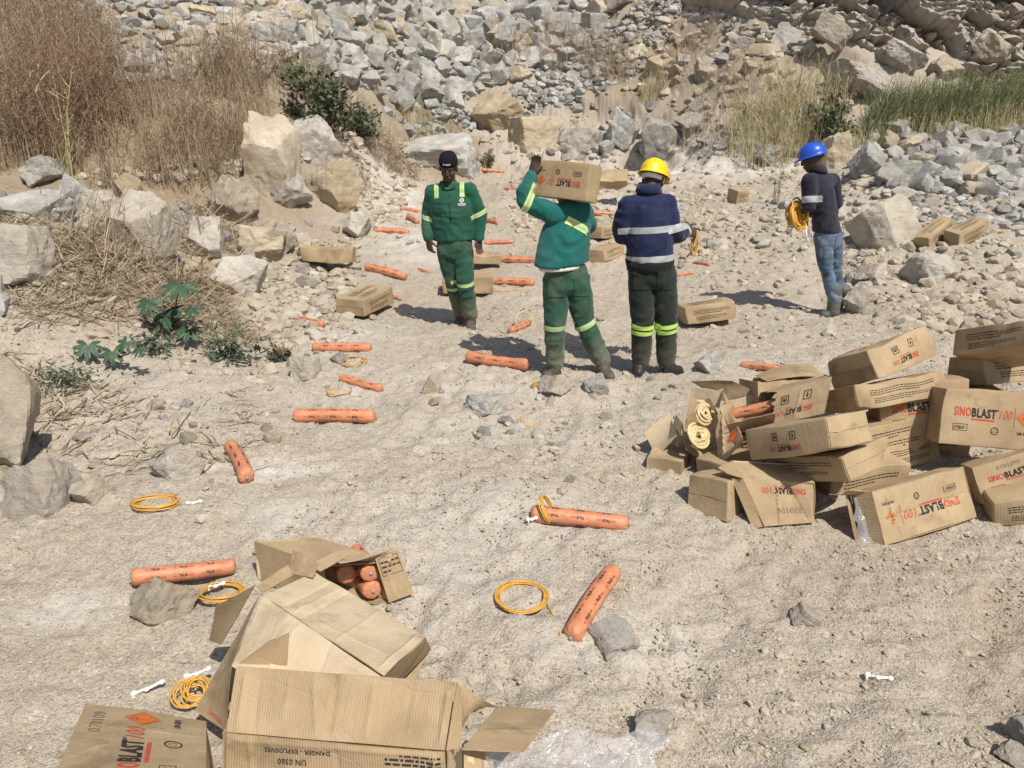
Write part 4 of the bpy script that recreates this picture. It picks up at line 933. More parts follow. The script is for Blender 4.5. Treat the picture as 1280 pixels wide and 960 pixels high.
# crushed carton at the foot of the heap with an open flap
A = lambda x, y, z: on_height(x, y, z)
q = dict(bl=A(955, 658, .03), br=A(1018, 653, .04), tr=A(1018, 604, .23), tl=A(927, 598, .24), bbr=A(1018, 653, .04)+[.05, .17, .0], bbl=A(955, 658, .03)+[-.02, .17, .0], btl=A(927, 598, .24)+[.0, .17, .02], btr=A(1018, 604, .23)+[.05, .17, .02])
base = q['bl'].copy(); root = empty('carton', base, 'squashed carton at the foot of the heap with stamped numbers and one flap out', 'carton', GP)
walls('box_shell', [((q['bl'], q['br'], q['bbr'], q['bbl']), None), ((q['bbr'], q['bbl'], q['btl'], q['btr']), None), ((q['br'], q['bbr'], q['btr'], q['tr']), None), ((q['tl'], q['tr'], q['btr'], q['btl']), None)], root, base, 80, .008)
fn, a, b = sheet('front_panel', (q['bl'], q['br'], q['tr'], q['tl']), root, base, 84, .008)
ink = face_big(a, b, 5, number='070104'); ink.pop('ink_orange'); ink['ink_grey'] = [ink_text('070104', a*.2, b*.62, b*.13, 0, a*.45)]
ink = dict(ink_grey=ink['ink_grey'], ink=[(V*[1.1, 1]-[a*.1, b*.36], F) for V, F in logo(a*.2, b*.52, b*.14, a*.6)[1]], ink_red=[(V*[1.1, 1]-[a*.1, b*.36], F) for V, F in logo(a*.2, b*.52, b*.14, a*.6)[0]])
lay(ink, a, b, fn, 'p', root, 180, local=base)
sheet('open_flap', (A(957, 658, .03), A(929, 599, .24), A(914, 598, .225), A(941, 661, .01)), root, base, 85, .003)
sheet('open_flap', (A(929, 598, .25), q['btl'], q['btl']+[-.10, -.05, -.02], A(908, 592, .24)), root, base, 86, .006, jag={'v1': .008})
# carton at the left front, seam side to the viewer
c, R = corners(*CL['B12']); base = c['FBL'].copy()
carton(*CL['B12'], 'plain carton at the left front foot of the heap, its taped end facing out', dict(), seam=('front',), seed=12, group=GP, amp=.008)
# crumpled upright carton full of yellow tube at the left of the heap
q = dict(a=A(893, 512, .42), b=A(909, 505, .44), c=A(930, 550, .34), d=A(898, 586, .12), e=A(884, 558, .18), f=A(858, 562, .16), g_=A(853, 528, .34), h=A(869, 500, .42), i=A(888, 498, .46))
base = q['d']-np.array([0, 0, .1]); root = empty('carton', base, 'crumpled carton standing open at the left of the heap with rolls of yellow tube inside', 'carton', GP)
fn, a, b = sheet('front_panel', (q['d'], q['c'], q['b'], q['a']), root, base, 90, .006, jag={'v1': .006})
o_, k_ = diamond(a*.72, b*.28, b*.13); lay(dict(ink_orange=o_, ink=k_+small_lines(a*.5, b*.5, a*.85, b*.58, 2, 4)), a, b, fn, 'p', root, 0, local=base)
bk_ = np.array([.03, .26, .03])
walls('box_shell', [((q['f'], q['d'], q['d']+bk_, q['f']+bk_), None), ((q['d']+bk_, q['f']+bk_, q['h']+bk_*.7, q['b']+bk_*.7), {'v1': .01}), ((q['f']+bk_, q['f'], q['g_'], q['h']+bk_*.7), {'v1': .008}), ((q['c'], q['c']+bk_, q['b']+bk_*.7, q['b']), None)], root, base, 92, .008)
sheet('open_flap', (A(837, 515, .32), A(847, 545, .24), A(820, 573, .06), A(806, 541, .2)), root, base, 97, .004, bend=.01)
sheet('open_flap', (q['g_'], A(848, 560, .14), A(838, 545, .2), A(845, 518, .34)), root, base, 98, .004)
sheet('open_flap', (q['h'], q['i'], A(906, 530, .38), A(893, 512, .42)), root, base, 99, .008, bend=.02, jag={'v1': .01})
sheet('crumpled_flap', (A(860, 588, .02), A(888, 590, .02), A(889, 558, .16), A(868, 560, .15)), root, base, 100, .012, jag={'v1': .015, 'u1': .012})
# dark carton standing at the far left of the heap
carton((.22, .30, .2), tuple(A(841, 592, .03)+np.array([.0, .12, .0])), (0, 0, -.5), 'small dark looking carton in shade at the far left foot of the heap', dict(), seam=('front',), seed=37, group=GP, amp=.012)
# ------------------------------------------------------------------ the opened cartons in the foreground
base = A(440, 752, 0)
root = empty('carton', base, 'open ended carton with three orange cartridge ends inside, behind the big opened carton', 'carton', 'opened cartons in the foreground')
fl, fr = A(408, 757, .0), A(490, 752, .0); dp = np.array([-.36, .20, .0]); hh = np.array([0, .02, .19])
walls('box_shell', [((fl, fr, fr+dp, fl+dp), None), ((fr+dp, fl+dp, fl+dp+hh, fr+dp+hh), None), ((fr, fr+dp, fr+dp+hh, fr+hh), None), ((fl+dp, fl, fl+hh, fl+dp+hh), None), ((fl+hh, fr+hh, fr+dp+hh, fl+dp+hh), {'v0': .006})], root, base, 110, .006)
fn, a, b = sheet('end_flap', (A(486, 753, .01), A(517, 742, .03), A(497, 687, .23), A(468, 696, .22)), root, base, 115, .004)
lay(dict(ink=small_lines(a*.15, b*.6, a*.9, b*.9, 3, 8)+ink_box(a*.1, b*.55, a*.93, b*.94, .002)), a, b, fn, 'p', root, local=base)
sheet('open_flap', (fl+hh+[0.0, .06, .004], fr+hh+[.0, .0, .004], A(493, 684, .25), A(425, 704, .26)), root, base, 116, .006, bend=.01)
sheet('open_flap', (A(385, 706, .24), A(400, 713, .24), A(440, 692, .25), A(425, 688, .25)), root, base, 117, .005, jag={'v1': .006})
ENDS = [(433, 719, .115), (463, 716, .135), (466, 738, .055)]

# the big opened carton, its sides folded out
R1, R2 = A(329, 744, .40), A(480, 846, .40); F1, F2 = A(394, 716, .30), A(532, 795, .30); Q1_, Q2_ = A(290, 834, .35), A(420, 905, .33)
base = A(330, 850, 0)
root = empty('carton', base, 'big empty carton opened out in the foreground, cream inner sides, DANGER print at left', 'carton', 'opened cartons in the foreground')
sheet('open_flap', (R1+[0, .0, 0], R2, F2, F1), root, base, 120, .005, inner=True)
sheet('inner_panel', (Q1_, Q2_, R2-[0, .004, 0], R1-[0, .004, 0]), root, base, 121, .005, inner=True)
fn, a, b = sheet('left_panel', (A(244, 888, .06), A(282, 914, .06), Q1_-[.006, 0, 0], R1-[.012, 0, .0]), root, base, 122, .006)
lay(dict(ink_red=[ink_text('DANGER', a*.38, b*.05, b*.055, .01)]), a, b, fn, 'p', root, local=base)
walls('box_shell', [((A(500, 852, .12), A(538, 812, .12), F2-[0, 0, .004], R2-[0, 0, .006]), None), ((A(538, 812, .1), A(400, 735, .1), F1-[0, 0, .006], F2-[0, 0, .006]), None), ((A(244, 888, .05), A(500, 880, .05), A(538, 812, .08), A(330, 760, .08)), None)], root, base, 124, .005)
sheet('end_flap', (A(262, 800, .10), A(276, 806, .12), R1+[-.03, .02, .03], A(270, 757, .32)), root, base, 128, .006, jag={'v1': .004})
sheet('end_flap', (R1+[-.03, .03, .02], R1+[-.0, .01, .01], A(366, 720, .36), A(360, 706, .38)), root, base, 129, .006)
sheet('crumpled_flap', (A(362, 716, .33), A(392, 722, .33), A(398, 706, .38), A(366, 690, .40)), root, base, 130, .012, jag={'v1': .012})
sheet('torn_flap', (Q1_+[.01, .01, 0], A(358, 834, .36), A(361, 791, .47), A(336, 802, .45)), root, base, 131, .003, jag={'v1': .004})
# front carton, one long flap up
E1, E2 = A(295, 833, .58), A(569, 853, .58); C1, C2 = A(283, 915, .44), A(556, 938, .44); D1, D2 = A(280, 1015, .22), A(560, 1025, .22)
bk2 = np.array([.02, .20, -.02]); base = A(420, 1015, 0)
root = empty('carton', base, 'nearest open carton with upside down DANGER EXPLOSIVES print, a long flap standing up', 'carton', 'opened cartons in the foreground')
sheet('long_flap', (C1, C2, E2, E1), root, base, 140, .003)
fn, a, b = sheet('front_panel', (D1, D2, C2-[0, .003, .003], C1-[0, .003, .003]), root, base, 141, .004)
o_, k_ = diamond(a*.53, b*.62, b*.12)
lay(dict(ink=[ink_text('DANGER - EXPLOSIVES', a*.52, b*.13, b*.06, .02, a*.30), ink_text('UN 0360', a*.63, b*.27, b*.075, .02, a*.13)]+[(V, F) for V, F in k_]+small_lines(a*.02, b*.06, a*.27, b*.26, 3, 6, .5), ink_orange=o_), a, b, fn, 'p', root, 180, local=base)
walls('box_shell', [((C1-[.004, 0, 0], D1, D1+bk2, C1+bk2), None), ((D2, C2+[.004, 0, 0], C2+bk2, D2+bk2), None), ((C2+bk2, C1+bk2, D1+bk2, D2+bk2), {'v0': .006})], root, base, 143, .005)
sheet('end_flap', (C2+[.004, 0, 0], A(577, 934, .42), A(576, 860, .55), E2+[.004, 0, 0]), root, base, 147, .003)
sheet('end_flap', (C2+[.03, .03, -.02], C2+bk2+[.03, 0, -.02], A(618, 884, .43), A(580, 856, .52)), root, base, 148, .006, jag={'v1': .01})
sheet('side_flap', (A(577, 936, .42), A(655, 938, .42), A(694, 887, .33), A(622, 883, .335)), root, base, 149, .002)
sheet('side_flap', (A(580, 965, .34), A(625, 1000, .28), A(610, 915, .36), A(580, 930, .40)), root, base, 150, .004)
# left carton, cut by the bottom edge
l1, l2, l3, l4 = A(60, 990, .585), A(257, 990, .585), A(258, 901, .375), A(107, 878, .375)
base = l1-[0, 0, .4]
root = empty('carton', base, 'carton at the bottom left corner with sideways BLAST 100 print and an orange hazard diamond', 'carton', 'opened cartons in the foreground')
l1b, l2b = l1, l2
fn, a, b = sheet('top_panel', (l1b, l2b, l3, l4), root, base, 160, .004)
ink = face_big(b, a, 2, number=None)
fb = {k: [((V-[b*.0, a*.06]), F) for V, F in v] for k, v in ink.items()}
fb['ink_grey'] = [ink_text('070109', b*.62, a*.80, a*.10, -.005, b*.28)]
lay(fb, a, b, fn, 'p', root, 90, local=base)
dn2 = np.array([0, 0, -.26])
walls('box_shell', [((l1b+dn2, l2b+dn2, l2b-[0, 0, .004], l1b-[0, 0, .004]), None), ((l2b+dn2, l3+dn2, l3-[0, 0, .004], l2b-[0, 0, .004]), None), ((l3+dn2, l4+dn2, l4-[0, 0, .004], l3-[0, 0, .004]), None), ((l4+dn2, l1b+dn2, l1b-[0, 0, .004], l4-[0, 0, .004]), None), ((l1b+dn2, l4+dn2, l3+dn2, l2b+dn2), None)], root, base, 161, .004)

# ------------------------------------------------------------------ orange cartridges
CR, CLN = .046, .54
def cartridge_meshes(seed):
    r = np.random.default_rng(seed); ns = 40
    prof = [(0, .012), (.002, .022), (.006, .034), (.014, .042), (.024, .0455)]+[(x, CR) for x in np.linspace(.04, CLN-.04, 14)]+[(CLN-.024, .0455), (CLN-.014, .042), (CLN-.006, .034), (CLN-.002, .022), (CLN, .010)]
    a = np.linspace(0, 2*np.pi, ns, endpoint=False); V = []
    for x, rad in prof:
        k = np.clip(1-min(x, CLN-x)/.03, 0, 1); pl = 1+k*.10*np.cos(9*a+seed)+k*.05*np.cos(17*a)
        q = rad*pl*(1+.03*np.sin(2*a+x*9+seed)+.015*n2(a*2, a*0+x*14, seed)); bend = .010*np.sin(x/CLN*np.pi)*(1 if seed % 2 else -1)
        V.append(np.stack([np.full(ns, x-CLN/2), q*np.cos(a)+bend, q*np.sin(a)], 1))
    V = np.array(V).reshape(-1, 3); n = len(prof); k = np.arange(n-1)[:, None]; j = np.arange(ns)[None]; jn = (j+1) % ns
    F = np.stack([k*ns+j, (k+1)*ns+j, (k+1)*ns+jn, k*ns+jn], -1).reshape(-1, 4)
    V = np.vstack([V, [[-CLN/2+.004, 0, 0], [CLN/2-.004, 0, 0]]]); jj = np.arange(ns); e = n*ns
    F3 = np.vstack([np.stack([np.full(ns, e), jj, (jj+1) % ns], 1), np.stack([np.full(ns, e+1), (n-1)*ns+(jj+1) % ns, (n-1)*ns+jj], 1)])
    body = mesh_np('film_skin', V, [F, F3], [M['film']], smooth=True)
    def cyl(u, v):
        ang = v/CR; bend = .010*np.sin((u/CLN+.5)*np.pi)*(1 if seed % 2 else -1); R = CR*(1+.03*np.sin(2*ang+(u+CLN/2)*9+seed))+.0016
        return np.stack([u, R*np.cos(ang)+bend, R*np.sin(ang)], 1)
    gb, grd = Geo(), Geo()
    for row in range(6):
        v0 = row*2*math.pi*CR/6+.01
        for x in (-.19, -.05, .09):
            for txt, dx, wd, hgt, bold, G in (('SINO', 0, .030, .010, .03, grd), ('BLAST', .034, .042, .013, .05, gb), ('100', .082, .022, .010, .0, grd)):
                V2, F2 = ink_text(txt, x+dx, v0, hgt, bold, wd); G.add(cyl(V2[:, 0], V2[:, 1]), F2)
    return body, gb.mesh('black_lettering', [M['film_ink']], smooth=False), grd.mesh('red_lettering', [M['film_red']], smooth=False)
CM = [cartridge_meshes(s) for s in (1, 2, 3)]
knot = tube([(CLN/2-.004, 0, 0), (CLN/2+.006, 0, 0), (CLN/2+.011, 0, 0)], [.008, .007, .010], 10); KN = mesh_np('end_clip', knot[0], knot[1], [M['steel']])
def cartridge(p, d, label, roll=0., scale=1., var=0, group='orange cartridges laid about the quarry floor'):
    d = Vector([float(x) for x in d]).normalized(); q = d.to_track_quat('X', 'Z') @ Matrix.Rotation(roll, 3, 'X').to_quaternion()
    o = empty('cartridge', [float(x) for x in p], label, 'cartridge', group, q); o.scale = (scale,)*3
    b, k, r_ = CM[var % 3]; link('film_skin', b, o); link('black_lettering', k, o); link('red_lettering', r_, o); link('end_clip', KN, o)
    return o
CART = [
 (366, 527, 469, 528, 'orange cartridge lying straight across the path above the upright one', 0, 1.), (433, 479, 469, 489, 'short looking shaded cartridge below the small brown stone', 0, .75), (390, 439, 464, 439, 'long thin cartridge left of the path beside a green leaf tuft', 0, 1.), (583, 453, 661, 464, 'cartridge slanting slightly, in front of the shadow of the carried carton', 0, 1.),
 (457, 339, 508, 352, 'slanting cartridge above the lone carton on the left of the path', 0, 1.), (472, 290, 509, 292, 'small looking cartridge far up the path, left of the man in the beanie', 0, 1.), (505, 270, 527, 281, 'far cartridge touching the sleeve of the man in the beanie', 0, .9), (612, 356, 668, 358, 'cartridge between the two men in green, lower of the pair', 0, 1.),
 (623, 327, 677, 330, 'cartridge between the two men in green, upper of the pair', 0, 1.), (288, 566, 308, 607, 'cartridge pointing towards the viewer beside the flat pale slab', 0, 1.), (178, 742, 282, 724, 'cartridge propped on a grey rock at the lower left', .05, .82), (663, 650, 786, 663, 'cartridge with a yellow loop round its left end, left of the heap', 0, 1.),
 (714, 806, 768, 720, 'cartridge slanting away in the foreground beside a flat topped rock', 0, 1.), (735, 270, 770, 272, 'cartridge seen between the shouldered carton and the man in navy', 0, 1.), (602, 277, 628, 283, 'cartridge just right of the sleeve of the man in the beanie', 0, .85), (610, 306, 638, 305, 'short cartridge right of the hand of the man in the beanie', 0, .8),
 (628, 237, 656, 239, 'far cartridge left of the raised elbow under the shouldered carton', 0, .8), (600, 214, 632, 219, 'farthest cartridge up the path, right of the beanie', 0, .9), (634, 420, 664, 407, 'cartridge lying in the shadow of the man carrying a carton', 0, .72), (525, 341, 534, 340, 'cartridge seen end on by the knee of the man in the beanie', 0, .5),
 (940, 462, 972, 466, 'cartridge in shade just behind the heap of cartons', 0, .7), (374, 406, 402, 411, 'half buried cartridge left of the lone carton', 0, .75), (868, 330, 888, 334, 'bit of a cartridge seen right of the hand of the man in navy', 0, .5), (846, 346, 862, 344, 'end of a cartridge beside the hip of the man in navy', 0, .5), (503, 263, 522, 266, 'pale cartridge above the far one by the sleeve of the man in the beanie', 0, .7), (488, 374, 497, 373, 'end of a cartridge sticking out behind the lone carton', 0, .5),
 (748, 239, 764, 241, 'orange cartridge end below the flat crushed carton up the path', 0, .6)]
for k, (x0, y0, x1, y1, lab, lift, scl) in enumerate(CART):
    a, _ = at(x0, y0); b, _ = at(x1, y1); m = (a+b)/2; d = b-a; d[2] = np.clip(d[2], -.25*abs(d[1])-.03, .25*abs(d[1])+.03)
    if (x1-x0)**2 < 14**2 and scl < .6: d = np.array([.5, -1, 0.])
    if abs(x1-x0) > abs(y1-y0)*3: d[1] = np.clip(d[1], -.6, .6)
    L_ = np.linalg.norm(d[:2]); gz = Hs(m[0], m[1])
    s_ = scl if scl < 1 else np.clip(L_/CLN, .92, 1.12)
    if k == 10: d = -d
    if k == 12: d = -d
    o = cartridge((m[0], m[1]+.02, gz+CR*.85*s_+lift), d, lab, .5+k*1.3, s_, k)
    if k == 10: o.rotation_quaternion = o.rotation_quaternion @ Matrix.Rotation(-.06, 3, 'Y').to_quaternion()
for k, (px, py, z) in enumerate(ENDS):
    p = A(px, py, z); co_ = cartridge(p-np.array([.42, -.88, .16])*.13, np.array([.42, -.88, .16]), ['cartridge end at the left inside the open ended carton', 'cartridge end at the upper right inside the open ended carton', 'cartridge end at the lower right inside the open ended carton'][k], 1+k, .9, k, 'cartridges inside the open ended carton'); co_.scale = (.5, .92, .92)
c3, _ = B3C()
cartridge(mid(c3['FBL'], c3['FBR'], .42)+[0, .10, .075], c3['FBR']-c3['FBL'], 'cartridge lying inside the torn open carton of the heap', .3, .72, 1, None)

# ------------------------------------------------------------------ yellow tube coils and white connectors
def coil(px, py, R, label, loops=7, tilt=(0, 0), m='cord', wr=.0035, z=0., tail=None, seed=0, messy=.2, group='coils of yellow tube on the ground', loc=None, squash=1.):
    r = np.random.default_rng(seed); p = np.array(loc, float) if loc is not None else at(px, py)[0]
    o = empty('tube_coil', p, label, 'coil', group); t = np.linspace(0, 2*np.pi*loops, loops*36); k = np.floor(t/(2*np.pi)).astype(int)
    rr = R*(1+messy*(.5*np.sin(t*.93+seed)+.5*n2(t*.4, t*0, seed))); zz = .006+.005*(k % 3)+.008*n2(t*.35, t*0+3, seed)
    cx = messy*.3*R*n2(t*.16, t*0, seed+1); P = np.stack([rr*np.cos(t)+cx, rr*np.sin(t)*squash, zz], 1)
    Rm = np.array(Matrix.Rotation(tilt[0], 3, 'X') @ Matrix.Rotation(tilt[1], 3, 'Y')); P = P@Rm.T
    if loc is None:
        for i in range(0, len(P)): pass
        P[:, 2] += z
    V, F = tube(P, wr, 6); link('coiled_tube', mesh_np('coiled_tube', V, F, [M[m]]), o)
    if tail is not None:
        Q = []
        for x, y in tail: Q.append(at(x, y)[0]-p+[0, 0, wr*1.5])
        Q = np.array(Q); s = np.linspace(0, len(Q)-1, len(Q)*8); Q = np.stack([np.interp(s, np.arange(len(Q)), Q[:, i]) for i in range(3)], 1)
        V, F = tube(Q, wr*.8, 6); link('loose_end', mesh_np('loose_end', V, F, [M[m]]), o)
    return o
coil(653, 752, .108, 'coil of orange yellow tube lying flat left of the slanting foreground cartridge', 9, (0, 0), seed=1, z=.01, tail=[(683, 752), (690, 768), (697, 785), (700, 795)], messy=.15)
coil(193, 633, .11, 'coil of yellow tube on the ground below the flat pale slab', 7, (-.12, 0), seed=2, z=.01, squash=.75)
coil(276, 750, .09, 'coil of yellow tube sticking out behind the big opened carton', 7, (-.1, 0), seed=3, z=.03, squash=.8)
coil(244, 876, .042, 'tangled yellow tube between the corner carton and the big opened carton', 9, (.3, .2), seed=4, z=.05, messy=.9)
coil(680, 483, .09, 'small coil of yellow tube by the left boot of the carrying man', 5, (0, 0), seed=5, squash=.7)
coil(664, 529, .09, 'loop of yellow tube half sunk in the dust in the middle of the path', 3, (0, 0), seed=6, z=-.004, messy=.3)
coil(440, 453, .10, 'small loop of yellow tube below the long thin cartridge', 3, (0, 0), seed=7, messy=.3)
coil(421, 490, .08, 'scrap of yellow tube left of the short shaded cartridge', 2, (0, 0), seed=8, messy=.4)
coil(628, 362, .2, 'thin strand of yellow tube under the lower cartridge of the pair', 2, (0, 0), seed=9, messy=.4, squash=.4)
coil(655, 409, .09, 'stiff yellow loop standing by the cartridge in the shadow', 3, (1.0, .3), seed=10, z=.07, m='cord_pale')
p, _ = at(684, 652); coil(0, 0, .072, 'ring of yellow tube slipped over the left end of a cartridge', 7, seed=11, tilt=(.25, 1.05), loc=(p[0]-.01, p[1]+.03, p[2]+.055), messy=.12)
p, _ = at(986, 306); coil(0, 0, .14, 'brown ring of tube hanging below the bundle held by the man in the blue helmet', 5, seed=12, tilt=(1.1, .55), loc=(p[0], p[1]-1.2, 1.12), messy=.06, group=None)
for k, (px, py, z, R_) in enumerate(((872, 545, .28, .045), (880, 518, .38, .04))):
    q_ = A(px, py, z); coil(0, 0, R_, ['lower roll of yellow tube inside the crumpled carton', 'upper roll of yellow tube inside the crumpled carton'][k], 12, seed=20+k, tilt=(.8, .4), loc=q_, m='cord_pale', wr=.0075, messy=.8, group='rolls of tube in the crumpled carton')
def connector(px, py, ang, ln, label, z=0.):
    p, s = at(px, py); o = empty('connector', (p[0], p[1], p[2]+.012+z), label, 'connector', 'white plastic connectors dropped on the ground'); o.rotation_mode = 'XYZ'; o.rotation_euler = (.1, -.15, ang)
    g = Geo()
    V, F = tube([(-ln/2, 0, 0), (-ln*.2, 0, .004), (ln*.1, 0, 0), (ln/2, 0, .006)], [.006, .005, .006, .005], 8); link('connector_bar', mesh_np('connector_bar', V, F, [M['white_plastic']]), o)
    for x, r_, y in ((-.5, .013, .004), (-.05, .011, -.004), (.5, .012, .0)):
        D_, F_ = ICO[2]; V = D_*[r_, r_*.9, r_*.8]+[x*ln, y, .003]; link('clip', mesh_np('clip', V, F_, [M['white_plastic']]), o)
    for sgn in (1, -1):
        V, F = tube([(-ln*.5, 0, .004), (-ln*.56, sgn*.012, .002), (-ln*.5, sgn*.02, .0)], [.004, .004, .003], 6); link('hook', mesh_np('hook', V, F, [M['white_plastic']]), o)
connector(187, 869, .5, .10, 'white plastic connector above the carton in the bottom left corner', .02)
connector(243, 631, .1, .07, 'white plastic connector right of the coil below the flat slab')
connector(1098, 850, -.4, .08, 'white plastic connector alone on the right foreground')
connector(272, 742, .3, .06, 'white plastic connector lying behind the coil near the opened carton', .03)
connector(250, 858, .4, .08, 'white plastic connector in the tangled yellow tube', .05)
connector(665, 656, .2, .04, 'white tip of a connector at the left end of the looped cartridge', .02)
connector(992, 325, 1.2, .1, 'white connector fallen beside the feet of the man in the blue helmet')
a_, b_ = at(592, 747)[0], at(612, 733)[0]; V, F = tube([a_+[0, 0, .02], b_+[0, 0, .02]], .006, 8); o = link('metal_tube', mesh_np('metal_tube', V-a_, F, [M['steel']])); o.location = a_; tag(o, 'thin grey metal tube left of the flat coil in the foreground', 'tube')

# ------------------------------------------------------------------ clear plastic liner at the bottom
m, t, b_ = mat('clear plastic sheet', (.64, .65, .7), .10, 1.); q = NT(t); b_.inputs['Alpha'].default_value = .3; b_.inputs['Coat Weight'].default_value = .6; M['clear'] = m
q.l(q.bump(q.noise(q.coord('Object'), 9, 4, .6, dist=1), .5, .05), b_.inputs['Normal'])
def crumple(c, name, label, seed, amp, hi=(60, 30)):
    fn, a, b = bil(c, seed, 0); U, V = np.meshgrid(np.linspace(0, a, hi[0]), np.linspace(0, b, hi[1]), indexing='ij'); U, V = U.ravel(), V.ravel()
    d1, d2, i1 = cell2(U*9+seed, V*9, seed); e1, e2, i2 = cell2(U*22+seed, V*22, seed+1)
    U = U+.02*n2(V*30, V*0+seed, 3)*np.where(U > a*.9, 1, 0); P = fn(U, V, 0.); P = P+.03*np.stack([n2(U*8, V*8, 51), n2(U*8, V*8, 52), 0*U], 1); k = amp*(1.2*d1-.4)+amp*.5*(e1-.5)+amp*.8*n2(U*5, V*5, seed); P[:, 2] += k; P[:, 0] += .5*k; P[:, 1] -= .3*k*(V/b)
    o = link(name, mesh_np(name, P-P.mean(0), grid_faces(*hi), [M['clear']], smooth=True, sharp=30)); o.location = P.mean(0); tag(o, label, 'plastic sheet')
crumple((A(585, 1000, .24), A(815, 1010, .18), A(822, 922, .2), A(600, 938, .36)), 'plastic_sheet', 'crumpled clear plastic liner spilling out of the nearest carton', 3, .05, (90, 50))
p10, R10 = corners(*CL['B10']); L0 = mid(p10['FBL'], p10['BBL'], .5); L1 = mid(p10['FTL'], p10['BTL'], .5); dx = R10@np.array([-1., 0, 0])
crumple((L0-.0*dx, L0+.08*dx, L1+.05*dx, L1), 'plastic_sheet', 'scrap of clear liner in the open end of the front carton of the heap', 5, .02, (20, 30))
# ------------------------------------------------------------------ people
from mathutils.bvhtree import BVHTree
M['skin'] = mat_plain('dark brown skin', (.075, .042, .028), .55, .35, 30, .2, .05)
M['eye'] = mat_plain('eye white', (.10, .08, .07), .3, .5, 5, .02, 0)
M['green_cloth'] = mat_cloth('bottle green work cloth', (.016, .088, .056), .3, (.2, .2, .15), .2)
M['teal_cloth'] = mat_cloth('teal green work cloth', (.012, .115, .105), .25, (.2, .22, .2), .16)
M['green_trouser'] = mat_cloth('green work trousers', (.024, .078, .05), .3, (.25, .215, .155), .34)
M['navy_cloth'] = mat_cloth('navy work jacket', (.016, .022, .068), .3, (.15, .14, .14), .12)
M['dark_trouser'] = mat_cloth('dark green black trousers', (.018, .026, .021), .3, (.2, .17, .13), .18)
M['navy_shirt'] = mat_cloth('dark navy shirt', (.022, .022, .038), .3, (.12, .11, .1), .1)
M['jeans'] = mat_cloth('washed blue jeans', (.075, .12, .19), .45, (.3, .33, .36), .4)
M['black_cloth'] = mat_cloth('black cloth', (.012, .012, .013), .3, (.1, .09, .08), .1)
M['white_cloth'] = mat_cloth('white vest', (.6, .6, .58), .1, (.4, .36, .3), .1)
M['lime'] = mat_plain('lime reflective tape', (.48, .72, .16), .5, .4, 40, .1, .05)
M['lime_faded'] = mat_plain('faded lime tape', (.42, .55, .27), .6, .3, 40, .15, .05)
M['silver'] = mat_plain('silver reflective tape', (.40, .42, .43), .45, .5, 40, .1, .05)
M['boot'] = mat_plain('dusty black boot leather', (.10, .085, .07), .7, .3, 25, .45, .2)
M['black_shoe'] = mat_plain('black work shoe', (.03, .03, .034), .5, .4, 25, .4, .2)
M['rubber'] = mat_plain('grey rubber boot', (.115, .12, .11), .6, .35, 25, .35, .15)
M['yellow_shell'] = mat_plain('yellow helmet plastic', (.85, .56, .01), .35, .5, 10, .05, .02)
M['blue_shell'] = mat_plain('blue helmet plastic', (.022, .085, .52), .35, .5, 10, .05, .02)
M['knit'] = mat_plain('black knit', (.014, .014, .016), .95, .1, 120, .4, .6)
M['white_ink'] = mat_plain('white print', (.7, .7, .68), .8, .2, 60, .1, 0)

def unit(v): v = np.asarray(v, float); return v/np.linalg.norm(v)
def loft(secs, ns=20):
    """closed body through elliptical sections (centre, half axis u, half axis v)"""
    a = np.linspace(0, 2*np.pi, ns, endpoint=False); V = []
    for c, u, v in secs: V.append(np.asarray(c)+np.outer(np.cos(a), u)+np.outer(np.sin(a), v))
    n = len(secs); V = np.array(V).reshape(-1, 3); k = np.arange(n-1)[:, None]; j = np.arange(ns)[None]; jn = (j+1) % ns
    F = [np.stack([k*ns+j, k*ns+jn, (k+1)*ns+jn, (k+1)*ns+j], -1).reshape(-1, 4)]
    V = np.vstack([V, secs[0][0], secs[-1][0]]); jj = np.arange(ns); e = n*ns
    F.append(np.vstack([np.stack([np.full(ns, e), (jj+1) % ns, jj], 1), np.stack([np.full(ns, e+1), (n-1)*ns+jj, (n-1)*ns+(jj+1) % ns], 1)]))
    return V, F
def limb(pts, rad, ns=16, flat=1.0, side=None):
    """tapered limb with round ends along a bent line"""
    P = [np.asarray(p, float) for p in pts]; Q = []; R = []
    for k in range(len(P)-1):
        for t in np.linspace(0, 1, 7)[:-1]: Q.append(P[k]*(1-t)+P[k+1]*t); R.append(rad[k]*(1-t)+rad[k+1]*t)
    Q.append(P[-1]); R.append(rad[-1]); Q = np.array(Q); R = np.array(R)
    for _ in range(2): Q[1:-1] = (Q[:-2]+2*Q[1:-1]+Q[2:])/4
    d0, d1 = unit(Q[0]-Q[1]), unit(Q[-1]-Q[-2])
    Q = np.vstack([Q[0]+d0*R[0]*.85, Q[0]+d0*R[0]*.5, Q, Q[-1]+d1*R[-1]*.5, Q[-1]+d1*R[-1]*.85]); R = np.r_[R[0]*.45, R[0]*.86, R, R[-1]*.86, R[-1]*.45]
    return tube(Q, R, ns)
def ball(c, ru, rv, rw, u=(1, 0, 0), v=(0, 1, 0), w=(0, 0, 1)):
    D, F = ICO[3]; return np.asarray(c)+D[:, :1]*np.asarray(u)*ru+D[:, 1:2]*np.asarray(v)*rv+D[:, 2:]*np.asarray(w)*rw, [F]
